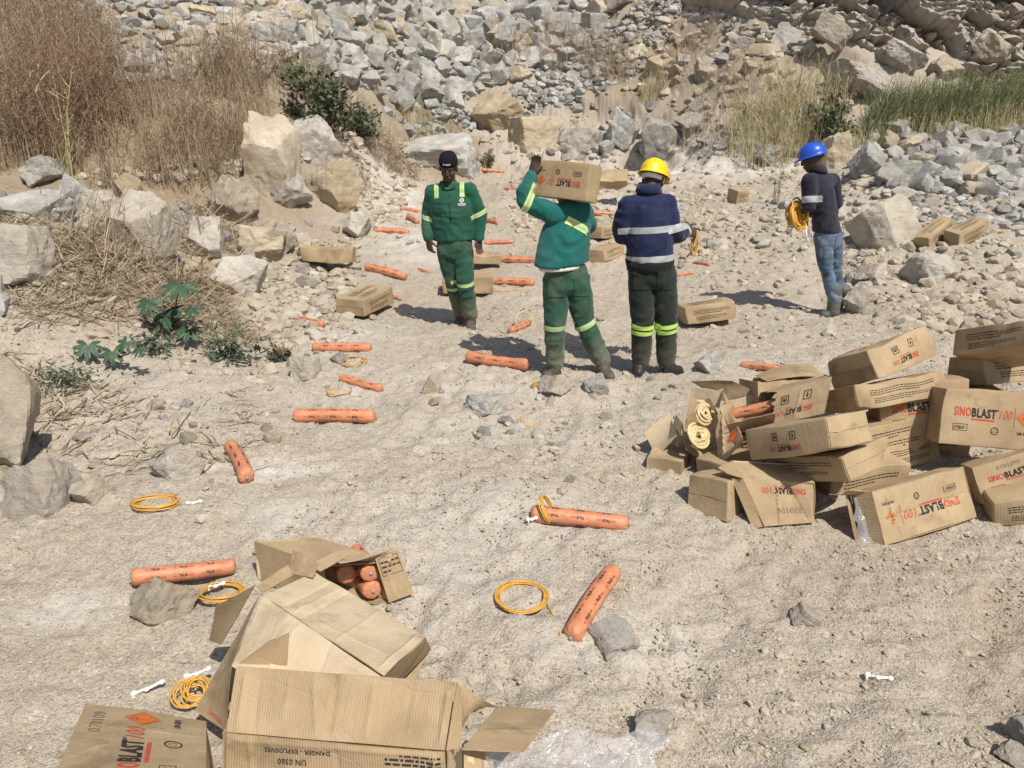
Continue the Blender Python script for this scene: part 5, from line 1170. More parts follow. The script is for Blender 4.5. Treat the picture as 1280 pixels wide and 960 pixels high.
def fuse(name, solids, voxel, smooth=2, fold=0., seed=0, folds=(), floor=None):
    """union of overlapping solids as one continuous skin, smoothed, with cloth folds"""
    g = Geo()
    for V, F in solids: g.add(V, F)
    me = g.mesh(name, [], smooth=False); o = link('tmp', me); md = o.modifiers.new('r', 'REMESH'); md.mode = 'VOXEL'; md.voxel_size = voxel
    dg = bpy.context.evaluated_depsgraph_get(); m2 = bpy.data.meshes.new_from_object(o.evaluated_get(dg)); bpy.data.objects.remove(o); bpy.data.meshes.remove(me)
    n = len(m2.vertices); V = np.empty(n*3, np.float32); m2.vertices.foreach_get('co', V); V = V.reshape(-1, 3).astype(float)
    E = np.empty(len(m2.edges)*2, np.int32); m2.edges.foreach_get('vertices', E); E = E.reshape(-1, 2)
    nf = len(m2.polygons); lt = np.empty(nf, np.int32); m2.polygons.foreach_get('loop_total', lt); lv = np.empty(lt.sum(), np.int32); m2.polygons.foreach_get('vertices', lv)
    q = lv.reshape(-1, 4) if (lt == 4).all() else None
    deg = np.bincount(E.ravel(), minlength=n)[:, None]
    def lap(V):
        S = np.zeros_like(V); np.add.at(S, E[:, 0], V[E[:, 1]]); np.add.at(S, E[:, 1], V[E[:, 0]]); return S/np.maximum(deg, 1)
    for _ in range(smooth): V = V+.6*(lap(V)-V); V = V-.3*(lap(V)-V)
    if fold > 0 and q is not None:
        N = np.zeros_like(V); fn = np.cross(V[q[:, 2]]-V[q[:, 0]], V[q[:, 3]]-V[q[:, 1]])
        for k in range(4): np.add.at(N, q[:, k], fn)
        N /= np.linalg.norm(N, axis=1)[:, None]+1e-12
        w = fbm3(V*3+seed, 2, seed+3)[:, None]*.5
        p = V*[7, 7, 13]+w*3+seed*3.1; d = (1-np.abs(n3(p, seed))*2.2)*.55+.5*n3(V*[16, 16, 24]+w*4, seed+1)*.6+.6*n3(V*4.5, seed+7)
        amp = np.full(n, fold)
        for c, r_, k_ in folds: amp = amp+k_*np.exp(-((V-np.asarray(c))**2).sum(1)/(r_*r_))
        V = V+N*(d*amp)[:, None]; V = V+.35*(lap(V)-V)
    if floor is not None: V[:, 2] = np.maximum(V[:, 2], floor)
    m2.vertices.foreach_set('co', V.astype(np.float32).ravel()); m2.polygons.foreach_set('use_smooth', np.ones(nf, bool)); m2.update(); m2.name = name
    return m2
def part(name, me, m, parent, base):
    me.materials.clear(); me.materials.append(M[m]); me.transform(Matrix.Translation([-float(x) for x in base])); return link(name, me, parent)
def tape(name, cloth, base, c, axis, hw, reg, m, parent, off=.003):
    """reflective tape: the band of the cloth between two planes, lifted off it"""
    bm = bmesh.new(); bm.from_mesh(cloth); c = Vector([float(x) for x in c])-Vector([float(x) for x in base]); ax = Vector([float(x) for x in axis]).normalized()
    rc, rr = (c, reg) if not isinstance(reg, tuple) else (Vector([float(x) for x in reg[0]])-Vector([float(x) for x in base]), reg[1])
    bmesh.ops.delete(bm, geom=[f for f in bm.faces if (f.calc_center_median()-rc).length > rr or abs((f.calc_center_median()-c) @ ax) > hw+.05], context='FACES')
    if not bm.faces: bm.free(); return None
    for s in (1, -1):
        bmesh.ops.bisect_plane(bm, geom=bm.verts[:]+bm.edges[:]+bm.faces[:], plane_co=c+ax*hw*s, plane_no=ax*s, clear_outer=True)
    if not bm.faces: bm.free(); return None
    bm.normal_update()
    for v in bm.verts: v.co += v.normal*off
    me = bpy.data.meshes.new(name); bm.to_mesh(me); bm.free(); me.materials.clear(); me.materials.append(M[m])
    for p in me.polygons: p.use_smooth = True
    return link(name, me, parent)
def hand(wrist, d, n, th, curl=.5, spread=.0, s=1.0):
    """palm, four fingers of unequal length and a thumb; d along the hand, n out of the palm's back, th towards the thumb"""
    d = unit(d); th = unit(np.asarray(th)-d*(np.asarray(th)@d)); n = unit(np.cross(d, th)) if n is None else unit(np.asarray(n)-d*(np.asarray(n)@d)-th*(np.asarray(n)@th))
    out = [loft([(wrist-d*.03*s, th*.024*s, n*.020*s), (wrist+d*.01*s, th*.027*s, n*.019*s), (wrist+d*.05*s, th*.040*s, n*.017*s), (wrist+d*.09*s, th*.042*s, n*.014*s), (wrist+d*.10*s, th*.036*s, n*.010*s)], 16)]
    for k, (y, ln) in enumerate(((.031, .072), (.0105, .080), (-.0105, .074), (-.031, .058))):
        p = wrist+d*.088*s+th*y*s; a = curl*(.35+.12*k); pts = [p-d*.02*s, p]; dd = d+th*spread*(y*12)
        for seg in (.45, .32, .23):
            dd = unit(d*math.cos(a)-n*math.sin(a)); p = p+dd*ln*seg*s; pts.append(p); a += curl*.75
        out.append(limb(pts, [.0095*s, .0095*s, .0088*s, .0078*s, .0065*s], 10))
    b = wrist+d*.03*s+th*.032*s; t1 = unit(d*.75+th*.6-n*.25*curl*2); p1 = b+t1*.042*s; t2 = unit(d*.9+th*.25-n*.4*curl*2)
    out.append(limb([wrist+d*.012*s+th*.015*s, b, p1, p1+t2*.03*s], [.014*s, .013*s, .0105*s, .008*s], 10)); return out
def head_solids(c, f, u, s=1.0):
    """skull, jaw, brow, nose, lips, chin and ears about the head's centre (eyes at half its height)"""
    f = unit(f); u = unit(np.asarray(u)-f*(np.asarray(u)@f)); r = np.cross(f, u); P = lambda a, b, d: c+(r*a+f*b+u*d)*s; B = lambda p, a, b, d: ball(p, a*s, b*s, d*s, r, f, u)
    o = [B(P(0, -.012, .03), .074, .094, .088), B(P(0, .018, -.03), .062, .070, .085), B(P(0, .045, -.085), .036, .038, .030), B(P(0, .072, .022), .050, .020, .014),
         B(P(0, .088, -.018), .013, .020, .026), B(P(0, .098, -.032), .018, .014, .012), B(P(0, .083, -.062), .026, .012, .008), B(P(0, .08, -.074), .022, .012, .008), B(P(.038, .06, -.03), .022, .024, .02), B(P(-.038, .06, -.03), .022, .024, .02),
         B(P(.076, -.01, -.008), .010, .022, .033), B(P(-.076, -.01, -.008), .010, .022, .033)]
    return o, P, (r, f, u)
def helmet(parent, base, c, f, u, m, label=None):
    f = unit(f); u = unit(np.asarray(u)-f*(np.asarray(u)@f)); r = np.cross(f, u); V = []; ns, nr = 48, 16
    for i in range(nr):
        ph = i/(nr-1)*math.pi/2
        for k in range(ns):
            a = 2*math.pi*k/ns; x, y = math.cos(a), math.sin(a); rib = 1+.035*math.exp(-(x*math.sin(ph+.001)/.16)**2)*math.sin(ph)**.5*(1 if ph > .05 else 0)
            V.append(c+(r*x*.104*math.sin(ph)+f*y*.125*math.sin(ph))*rib+u*(.118*math.cos(ph)**.85*rib-.0))
    for dr, dz in ((.010, -.004), (.016, -.012)):
        for k in range(ns):
            a = 2*math.pi*k/ns; x, y = math.cos(a), math.sin(a); pk = .036*max(0, y)**3
            V.append(c+r*x*(.104+dr)+f*y*(.125+dr+pk)+u*(dz-.35*pk))
    n = nr+2; k = np.arange(n-1)[:, None]; j = np.arange(ns)[None]; jn = (j+1) % ns
    F = np.stack([k*ns+j, (k+1)*ns+j, (k+1)*ns+jn, k*ns+jn], -1).reshape(-1, 4)
    h = link('helmet', mesh_np('helmet', np.array(V)-base, F, [M[m]], smooth=True), parent)
    md = h.modifiers.new('s', 'SOLIDIFY'); md.thickness = .004; md.offset = -1
    V, F = loft([(c-u*.012, r*.084, f*.106), (c-u*.03, r*.082, f*.104), (c-u*.045, r*.080, f*.102)], 32)
    link('helmet_band', mesh_np('helmet_band', V-base, F, [M['white_plastic' if 'yellow' in m else 'black_shoe']], smooth=True), h); return h
def shoe(heel, toe, ankle, fl, h=.11, wdt=.047, shaft=.0, ra=.055):
    heel, toe, ankle = map(lambda q: np.asarray(q, float), (heel, toe, ankle)); d = toe-heel; d[2] = 0; L = np.linalg.norm(d); d /= L; sd = np.cross(d, [0, 0, 1]); z = np.array([0, 0, 1.]); b = np.array([heel[0], heel[1], fl])
    secs = [(b-d*.0+z*.03, sd*wdt*.6, z*.028), (b+d*.03+z*.048, sd*wdt*.85, z*.05), (b+d*L*.3+z*.052, sd*wdt*.9, z*.054), (b+d*L*.55+z*.042, sd*wdt*1.02, z*.043), (b+d*L*.78+z*.034, sd*wdt*1.05, z*.034), (b+d*L*.95+z*.028, sd*wdt*.8, z*.028), (b+d*L*1.02+z*.026, sd*wdt*.4, z*.018)]
    return [loft(secs, 18), limb([b+d*.065+z*.06, ankle+(ankle-(b+d*.065+z*.06))*shaft], [ra, ra*1.02], 16)]

PEOPLE_GROUP = None
def person(cfg):
    Y = cfg['Y']; J = {k: on_plane_y(v[0], v[1], Y+(v[2] if len(v) > 2 else 0)) for k, v in cfg['J'].items()}
    fl = cfg['floor'] if 'floor' in cfg else min(J['toe_a'][2], J['toe_b'][2], J['heel_a'][2], J['heel_b'][2])-.015
    base = np.array([(J['heel_a'][0]+J['heel_b'][0])/2, Y, fl]); root = empty('person', base, cfg['label'], 'person')
    f = unit(cfg['face']); up = np.array([0, 0, 1.]); side = unit(J['sh_b']-J['sh_a']); fwd = unit(cfg['fwd']); side = unit(side-fwd*(side@fwd)); axis_t = unit(J['neck']-J['hem'])
    hm = J['hem']; nk = J['neck']; tw = cfg.get('tw', .20); td = cfg.get('td', .135); hw = cfg.get('hemw', .20)
    # jacket
    sol = [loft([(hm-axis_t*.0, side*hw*.97, fwd*td*.98), (lerp(hm, nk, .06), side*hw, fwd*td), (lerp(hm, nk, .25), side*lerp(hw, tw, .3), fwd*td*1.0), (lerp(hm, nk, .5), side*lerp(hw, tw, .7), fwd*td*1.02), (lerp(hm, nk, .72), side*tw, fwd*td), (lerp(hm, nk, .86), side*tw*.88, fwd*td*.86), (lerp(hm, nk, .96), side*.10, fwd*.085), (nk+axis_t*.01, side*.066, fwd*.07)], 28),
           limb([J['sh_a'], lerp(J['sh_a'], J['sh_b'], .5)-axis_t*.0, J['sh_b']], [.070, .082, .070], 16)]
    for k in 'ab':
        sl_ = cfg.get('sleeve_'+k, 1.0); end = lerp(J['el_'+k], J['wr_'+k], sl_)
        sol.append(limb([J['sh_'+k], J['el_'+k], end], [.078, .066, lerp(.062, .050, sl_)], 18))
    jk = fuse('jacket', sol, .0105, 2, .0085, cfg['seed'], [(J['el_a'], .12, .007), (J['el_b'], .12, .007), (hm, .16, .005), (lerp(hm, nk, .45), .2, .004)])
    jo = part(cfg.get('top', 'jacket'), jk, cfg['jm'], root, base)
    # trousers
    sol = [loft([(hm+axis_t*.05, side*.155, fwd*.115), (lerp(J['hip_a'], J['hip_b'], .5)+up*.04, side*.168, fwd*.125), (lerp(J['hip_a'], J['hip_b'], .5)-up*.06, side*.165, fwd*.122), (lerp(J['hip_a'], J['hip_b'], .5)-up*.11, side*.12, fwd*.09)], 24)]
    lt = cfg.get('leg', 1.0)
    for k in 'ab': sol.append(limb([J['hip_'+k], lerp(J['hip_'+k], J['kn_'+k], .5), J['kn_'+k], lerp(J['kn_'+k], J['an_'+k], .5), J['an_'+k]], [.094*lt, .092*lt, .078*lt, .075*lt, .070*lt], 18))
    tr = fuse('trousers', sol, .0105, 2, .008, cfg['seed']+40, [(J['kn_a'], .13, .007), (J['kn_b'], .13, .007), (J['an_a'], .12, .010), (J['an_b'], .12, .010), (lerp(J['hip_a'], J['hip_b'], .5), .15, .004)])
    to = part('trousers', tr, cfg['tm'], root, base)
    # boots
    for k in 'ab':
        me = fuse('boot', shoe(J['heel_'+k], J['toe_'+k], J['an_'+k], fl if cfg.get('flat', True) else min(J['heel_'+k][2], J['toe_'+k][2])-.012, shaft=cfg.get('shaft', .25), ra=cfg.get('ra', .055)), .008, 2)
        bo = part('boot', me, cfg['bm'], root, base)
        hl, te = J['heel_'+k], J['toe_'+k]; d = te-hl; d[2] = 0; L = np.linalg.norm(d); d /= L; sd = np.cross(d, up); b = np.array([hl[0], hl[1], fl])
        V, F = loft([(b-d*.01+up*.001, sd*.036, d*.0), (b-d*.01+up*.018, sd*.036, d*.0)], 4) if False else tube([b+d*(-.005)+up*.011, b+d*L*.5+up*.011, b+d*(L*1.0)+up*.011], [.03, .044, .036], 12)
        V[:, 2] = (V[:, 2]-(fl+.011))*.30+fl+.011; link('sole', mesh_np('sole', V-base, F, [M['black_shoe']], smooth=True), bo)
    # body: head, neck, trunk, arms, hands, legs as one skin
    hs, P, (hr, hf, hu) = head_solids(J['head'], cfg['face'], cfg.get('headup', (0, 0, 1)))
    sol = hs+[limb([nk-axis_t*.04, J['head']-hu*.05-hf*.02], [.062, .056], 16), loft([(hm, side*.13, fwd*.09), (lerp(hm, nk, .6), side*.15, fwd*.095), (lerp(hm, nk, .9), side*.12, fwd*.07)], 20), limb([J['sh_a'], J['sh_b']], [.05, .05], 12), limb([J['hip_a'], J['hip_b']], [.085, .085], 12)]
    sol.append(limb([hm, lerp(J['hip_a'], J['hip_b'], .5)], [.11, .11], 16))
    for k in 'ab':
        sol.append(limb([J['sh_'+k], J['el_'+k], J['wr_'+k]], [.048, .043, .027], 12)); sol.append(limb([J['hip_'+k], J['kn_'+k], J['an_'+k], J['an_'+k]-up*.03], [.072, .056, .046, .046], 12))
        h = cfg['hand_'+k]; sol += hand(J['wr_'+k], h[0], h[1], h[2], h[3])
    bd = fuse('body', sol, .0052, 2); part('body', bd, 'skin', root, base)
    for sgn in (1, -1):
        V, F = ball(P(.032*sgn, .083, .003), .0085, .006, .0042, hr, hf, hu); eo = link('eye', mesh_np('eye', V-base, F, [M['eye']]), root)
        V, F = ball(P(.032*sgn, .0875, .003), .0045, .003, .0042, hr, hf, hu); link('iris', mesh_np('iris', V-base, F, [M['black_shoe']]), eo)
    # collar
    V = []
    for z_, r_ in ((-.03, 1.0), (.02, .98), (.045, 1.08), (.015, 1.22), (-.02, 1.35)):
        a = np.linspace(0, 2*np.pi, 32, endpoint=False)+math.pi/2; gap = np.clip(1-np.abs(((a-math.pi/2+math.pi) % (2*np.pi))-math.pi)/.5, 0, 1)
        V.append(nk+axis_t*.012+np.outer(np.cos(a)*r_*.072, side)+np.outer(np.sin(a)*r_*.076, fwd)+np.outer(z_-gap*.05*(z_ > 0), axis_t))
    V = np.array(V).reshape(-1, 3); k = np.arange(4)[:, None]; j = np.arange(32)[None]; F = np.stack([k*32+j, k*32+(j+1) % 32, (k+1)*32+(j+1) % 32, (k+1)*32+j], -1).reshape(-1, 4)
    co_ = link('collar', mesh_np('collar', V-base, F, [M[cfg['jm']]], smooth=True), jo); md = co_.modifiers.new('s', 'SOLIDIFY'); md.thickness = .004
    return dict(root=root, base=base, J=J, P=P, hax=(hr, hf, hu), jacket=jo, trousers=to, side=side, fwd=fwd, axis=axis_t, fl=fl)
def print_on(obj, base, c, d, u, shapes, name, m, off=.004):
    """flat print laid on a cloth: every point is dropped on it along d"""
    bm = bmesh.new(); bm.from_mesh(obj.data); bv = BVHTree.FromBMesh(bm); bm.free(); d = unit(d); u = unit(np.asarray(u)-d*(np.asarray(u)@d)); r = np.cross(u, -d); g = Geo()
    for V, F in shapes:
        P = []
        for x, y in V:
            o = np.asarray(c)-np.asarray(base)+r*x+u*y-d*.5; h = bv.ray_cast(Vector([float(q) for q in o]), Vector([float(q) for q in d])); P.append(np.array(h[0])-d*off if h[0] else np.asarray(c)-np.asarray(base)+r*x+u*y)
        g.add(np.array(P), F)
    return link(name, g.mesh(name, [M[m]], smooth=False), obj)

# the man in the beanie, walking towards the viewer
pY = at(584, 409)[0][1]
p1 = person(dict(Y=pY, seed=3, label='man in a green work suit and black beanie walking towards the viewer', face=(-.06, -1, -.28), headup=(0, -.25, 1), fwd=(-.05, -1, 0), jm='green_cloth', tm='green_trouser', bm='boot', tw=.205, td=.13, hemw=.195, floor=at(590, 410)[0][2],
 J=dict(head=(560.5, 210, -.06), neck=(561, 234, 0), sh_a=(541, 240, 0), sh_b=(586, 238, 0), el_a=(535, 272, .06), wr_a=(535, 298, -.03), el_b=(600, 268, .03), wr_b=(599, 297, -.05), hem=(568, 300, 0), hip_a=(558, 309, 0), hip_b=(579, 309, 0),
        kn_a=(567, 357, .04), an_a=(577, 394, .20), heel_a=(579, 403, .22), toe_a=(571, 405, .02), kn_b=(582, 354, -.10), an_b=(588, 392, -.04), heel_b=(588, 402, .02), toe_b=(589, 408, -.20)),
 hand_a=((.15, -.1, -1), None, (.75, -.7, 0), .7), hand_b=((-.05, -.1, -1), None, (-.75, -.7, 0), .55), shaft=.3))
b1 = p1['base']; J = p1['J']; S = p1['side']; U = p1['axis']
for k in 'ab':
    tape('reflective_strip', p1['jacket'].data, b1, lerp(J['sh_'+k], J['el_'+k], .92), J['el_'+k]-J['sh_'+k], .019, (J['el_'+k], .13), 'lime', p1['jacket']); tape('silver_line', p1['jacket'].data, b1, lerp(J['sh_'+k], J['el_'+k], .92), J['el_'+k]-J['sh_'+k], .008, (J['el_'+k], .13), 'silver', p1['jacket'], .005)
    c = lerp(J['sh_'+k], J['neck'], .30); tape('shoulder_strip', p1['jacket'].data, b1, c, S, .020, (c+[0, -.07, .02], .085), 'lime', p1['jacket']); tape('silver_line', p1['jacket'].data, b1, c, S, .007, (c+[0, -.07, .02], .085), 'silver', p1['jacket'], .005)
    tape('knee_strip', p1['trousers'].data, b1, J['kn_'+k], J['an_'+k]-J['kn_'+k], .016, .15, 'lime_faded', p1['trousers'])
ce = lerp(J['neck'], J['sh_b'], .62)-U*.10
print_on(p1['jacket'], b1, ce, (0, 1, 0), (0, 0, 1), [ink_ring(0, .012, .020, .006, 14), ink_ring(0, .012, .010, .004, 8)]+[ink_rect(-.035, -.022-.012*k, .035, -.016-.012*k) for k in range(2)], 'chest_emblem', 'white_ink')
g = Geo(); V, F = tube([J['neck']-U*.05+[0, -.118, 0], J['neck']-U*.20+[0, -.139, 0], J['neck']-U*.30+[0, -.142, 0]], .004, 6); link('zip', mesh_np('zip', V-b1, F, [M['black_shoe']]), p1['jacket'])
V, F = loft([(J['neck']-U*.10+[0, -.088, 0], S*.018, np.array([0, .03, 0])), (J['neck']-U*.05+[0, -.06, 0], S*.045, np.array([0, .04, 0])), (J['neck']-U*.0+[0, -.01, 0], S*.066, np.array([0, .066, 0])), (J['neck']+U*.02+[0, 0, 0], S*.064, np.array([0, .064, 0]))], 24); link('shirt', mesh_np('shirt', V-b1, F, [M['black_cloth']]), p1['root'])
hr, hf, hu = p1['hax']; hc = J['head']; V = []
prof = [(.034, 1.04), (.05, 1.08), (.075, 1.07), (.08, 1.03), (.10, .98), (.118, .86), (.134, .66), (.145, .4), (.15, .12)]
V, F = loft([(hc-hf*.012+hu*z_, hr*.080*s_, hf*.102*s_) for z_, s_ in prof], 36); bn = link('beanie', mesh_np('beanie', V-b1, F, [M['knit']], smooth=True), p1['root'])
print_on(bn, b1, hc+hu*.062, hf*-1, hu, [ink_rect(-.034, -.006, -.024, .008), ink_rect(-.020, -.003, -.012, .006), ink_rect(-.008, -.006, .002, .008), ink_rect(.006, -.005, .016, .007), ink_rect(.02, -.003, .032, .007)], 'white_lettering', 'white_ink', .003)

# the man carrying a carton on his shoulder
pY = at(722, 468)[0][1]
p2 = person(dict(Y=pY, seed=11, label='man in a teal jacket and green trousers carrying a carton on his shoulder, back turned', face=(-.45, .85, -.15), fwd=(-.35, .94, 0), jm='teal_cloth', tm='green_trouser', bm='boot', tw=.185, td=.135, hemw=.225, floor=min(at(690, 470)[0][2], at(755, 470)[0][2])-.01,
 J=dict(head=(708, 240, .26), neck=(711, 262, .10), sh_a=(692, 268, .0), sh_b=(728, 264, .08), el_a=(653, 250, -.03), wr_a=(664, 221, .0), el_b=(737, 286, .22), wr_b=(722, 262, .34), hem=(702, 330, 0), hip_a=(695, 348, 0), hip_b=(721, 348, .02),
        kn_a=(694, 404, -.03), an_a=(694, 452, .0), heel_a=(700, 466, .02), toe_a=(679, 468, -.06), kn_b=(729, 402, .04), an_b=(752, 449, .06), heel_b=(749, 466, .08), toe_b=(765, 470, -.1)),
 hand_a=((.35, .15, 1), None, (.9, -.5, -.1), .45), hand_b=((-.4, .2, 1), None, (.9, .3, 0), .5), shaft=.3, leg=1.06))
b2 = p2['base']; J = p2['J']; S = p2['side']; U = p2['axis']
tape('reflective_strip', p2['jacket'].data, b2, lerp(J['sh_a'], J['el_a'], .86), J['el_a']-J['sh_a'], .024, (J['el_a'], .15), 'lime', p2['jacket']); tape('silver_line', p2['jacket'].data, b2, lerp(J['sh_a'], J['el_a'], .86), J['el_a']-J['sh_a'], .008, (J['el_a'], .15), 'silver', p2['jacket'], .005)
c = on_plane_y(719, 282, pY); ax = U+.35*S; reg = (c+S*.045+[0, -.12, 0], .135)
tape('back_strip', p2['jacket'].data, b2, c, ax, .030, reg, 'lime', p2['jacket']); tape('silver_line', p2['jacket'].data, b2, c, ax, .010, reg, 'silver', p2['jacket'], .005)
for k in 'ab': c = lerp(J['kn_'+k], J['an_'+k], .06); tape('knee_strip', p2['trousers'].data, b2, c, J['an_'+k]-J['kn_'+k], .020, .16, 'lime_faded', p2['trousers'])
V, F = loft([(J['hem']-U*.005, S*.185, p2['fwd']*.125), (J['hem']-U*.03+S*.0, S*.172, p2['fwd']*.128)], 24); link('vest', mesh_np('vest', V-b2, F, [M['white_cloth']]), p2['root'])
hr, hf, hu = p2['hax']; V, F = ball(J['head']+hu*.035-hf*.02, .080, .098, .088, hr, hf, hu); link('hair', mesh_np('hair', V-b2, F[0], [M['knit']]), p2['root'])

# the man in navy with the yellow helmet
pY = at(822, 468)[0][1]
p3 = person(dict(Y=pY, seed=23, label='man in a navy jacket with silver bands and a yellow helmet, back turned, looking down', face=(.55, .75, -.35), headup=(.2, .3, 1), fwd=(.28, .96, 0), jm='navy_cloth', tm='dark_trouser', bm='black_shoe', tw=.175, td=.14, hemw=.178, floor=at(822, 468)[0][2]-.01,
 J=dict(head=(817, 223, .10), neck=(811, 239, .03), sh_a=(786, 256, .0), sh_b=(834, 255, .02), el_a=(774, 294, .02), wr_a=(800, 300, .32), el_b=(843, 294, -.02), wr_b=(857, 289, .12), hem=(812, 326, 0), hip_a=(801, 340, 0), hip_b=(829, 340, 0),
        kn_a=(803, 404, -.02), an_a=(800, 452, .02), heel_a=(797, 464, -.08), toe_a=(801, 463, .16), kn_b=(833, 403, .0), an_b=(834, 451, .03), heel_b=(828, 466, .0), toe_b=(852, 464, .08)),
 hand_a=((.9, .3, 0), None, (0, .2, 1), .6), hand_b=((.75, .35, -.15), None, (0, .3, 1), .75), shaft=.3, leg=1.05))
b3 = p3['base']; J = p3['J']; S = p3['side']; U = p3['axis']
for py in (286, 322):
    c = on_plane_y(812, py, pY); tape('reflective_band', p3['jacket'].data, b3, c, U, .024, (c+[-.02, 0, 0], .225 if py < 300 else .26), 'silver', p3['jacket'])
tape('sleeve_band', p3['jacket'].data, b3, lerp(J['sh_b'], J['el_b'], .80), J['el_b']-J['sh_b'], .028, (lerp(J['sh_b'], J['el_b'], .8)+S*.04, .125), 'silver', p3['jacket'], .005)
tape('sleeve_band', p3['jacket'].data, b3, lerp(J['el_b'], J['wr_b'], .75), J['wr_b']-J['el_b'], .02, .09, 'silver', p3['jacket'], .005)
for k in 'ab':
    for dz in (-.004, .06): c = lerp(J['kn_'+k], J['an_'+k], .04+dz*2.2); tape('knee_strip', p3['trousers'].data, b3, c, J['an_'+k]-J['kn_'+k], .017, .15, 'lime', p3['trousers'])
V, F = loft([(J['hem']+U*.01, S*.188, p3['fwd']*.138), (J['hem']-U*.04, S*.18, p3['fwd']*.135), (J['hem']-U*.075, S*.175, p3['fwd']*.132)], 28); link('shirt_hem', mesh_np('shirt_hem', V-b3, F, [M['black_cloth']]), p3['root'])
hr, hf, hu = p3['hax']; helmet(p3['root'], b3, J['head']+hu*.028-hf*.008, hf, hu, 'yellow_shell')
w = J['wr_b']; o = empty('tube_bundle', w+[.10, .05, -.05], 'small bunch of brown yellow tube in the hand of the man in navy', 'tube bundle')
r = np.random.default_rng(4)
for k in range(7):
    q = np.array([[0, 0, .05], [.01*r.normal(), .01*r.normal(), 0], [.02*r.normal()-.01, .02*r.normal(), -.07], [.03*r.normal()-.02, .02*r.normal(), -.13-.04*r.random()], [.03*r.normal(), .02*r.normal(), -.06]]); s = np.linspace(0, 4, 24); P_ = np.stack([np.interp(s, np.arange(5), q[:, i]) for i in range(3)], 1)
    V, F = tube(P_, .006, 6); link('tube_strand', mesh_np('tube_strand', V, F, [M['cord' if k % 3 else 'card_edge']]), o)

# the man in the blue helmet holding a bundle of yellow tube
pY = at(1040, 394)[0][1]
p4 = person(dict(Y=pY, seed=37, label='man in a blue helmet, dark shirt, jeans and rubber boots, holding a yellow bundle', face=(-.8, .35, -.3), headup=(-.2, .1, 1), fwd=(-.75, .6, 0), top='shirt', jm='navy_shirt', tm='jeans', bm='rubber', tw=.175, td=.125, hemw=.165, floor=at(1040, 396)[0][2]-.01, sleeve_a=.10, sleeve_b=.10,
 J=dict(head=(1015, 198, .0), neck=(1021, 214, .02), sh_a=(1012, 226, -.10), sh_b=(1040, 226, .16), el_a=(1012, 256, -.14), wr_a=(1003, 265, -.02), el_b=(1046, 256, .22), wr_b=(1010, 268, .22), hem=(1034, 290, 0), hip_a=(1028, 296, -.05), hip_b=(1042, 296, .07),
        kn_a=(1033, 336, -.05), an_a=(1043, 374, -.02), heel_a=(1049, 392, -.02), toe_a=(1026, 392, -.02), kn_b=(1043, 334, .08), an_b=(1050, 373, .10), heel_b=(1052, 388, .12), toe_b=(1034, 388, .16)),
 hand_a=((-.75, .3, -.1), None, (.1, .1, 1), .9), hand_b=((-.9, .0, 0), None, (0, 0, 1), .9), shaft=.9, ra=.066, leg=.88))
b4 = p4['base']; J = p4['J']; S = p4['side']; U = p4['axis']
tape('sleeve_band', p4['jacket'].data, b4, lerp(J['sh_a'], J['el_a'], .78), J['el_a']-J['sh_a'], .030, (lerp(J['sh_a'], J['el_a'], .78), .12), 'silver', p4['jacket'])
hr, hf, hu = p4['hax']; helmet(p4['root'], b4, J['head']+hu*.028-hf*.008, hf, hu, 'blue_shell')
c = lerp(J['wr_a'], J['wr_b'], .35)+[-.09, -.10, -.01]
bd = coil(0, 0, .085, 'thick bundle of yellow tube held by the man in the blue helmet', 20, seed=44, tilt=(1.1, .7), loc=c, wr=.008, messy=1.0, group=None)
t_ = np.linspace(0, 2*np.pi*16, 420); rr_ = .07*(1+.5*np.sin(t_*.83)+.4*n2(t_*.37, t_*0, 9)); V, F = tube(np.stack([rr_*np.cos(t_)*.8-.02, rr_*np.sin(t_*1.07)*.5, rr_*np.sin(t_)+.02*np.sin(t_*.3)], 1), .008, 6); link('coiled_tube', mesh_np('coiled_tube', V, F, [M['cord']]), bd)
for k, (dx, dz) in enumerate(((-.09, -.15), (-.06, -.21), (.11, -.26), (.12, -.20))):
    V, F = tube([(dx*.6, 0, -.08), (dx, .01, dz*.8), (dx+.01, -.01, dz)], [.007, .010, .013], 8); link('white_tip', mesh_np('white_tip', V, F, [M['white_plastic']]), bd)

def pocket(P_, c, d, w, h, m, name='pocket'):
    u = np.linspace(-w/2, w/2, 9); v = np.linspace(-h/2, h/2, 9); U_, V_ = np.meshgrid(u, v, indexing='ij'); obj = P_['trousers'] if name != 'chest_pocket' else P_['jacket']
    print_on(obj, P_['base'], c, d, (0, 0, 1), [(np.stack([U_.ravel(), V_.ravel()], 1), grid_faces(9, 9))], name, m, .007)
J = p2['J']; pocket(p2, lerp(J['hip_b'], J['kn_b'], .12)+np.array([.03, 0, 0]), (0, 1, 0), .13, .15, 'green_trouser'); pocket(p2, lerp(J['hip_a'], J['kn_a'], .12), (0, 1, 0), .13, .15, 'green_trouser')
J = p3['J']; pocket(p3, lerp(J['hip_b'], J['kn_b'], .10), (0, 1, 0), .14, .15, 'dark_trouser'); pocket(p3, lerp(J['hip_a'], J['kn_a'], .10), (0, 1, 0), .14, .15, 'dark_trouser')
J = p4['J']; pocket(p4, lerp(J['hip_b'], J['kn_b'], .10), (0, 1, 0), .12, .14, 'jeans')
J = p1['J']; pocket(p1, lerp(J['neck'], J['sh_a'], .6)-p1['axis']*.13, (0, 1, 0), .11, .12, 'green_cloth', 'chest_pocket')
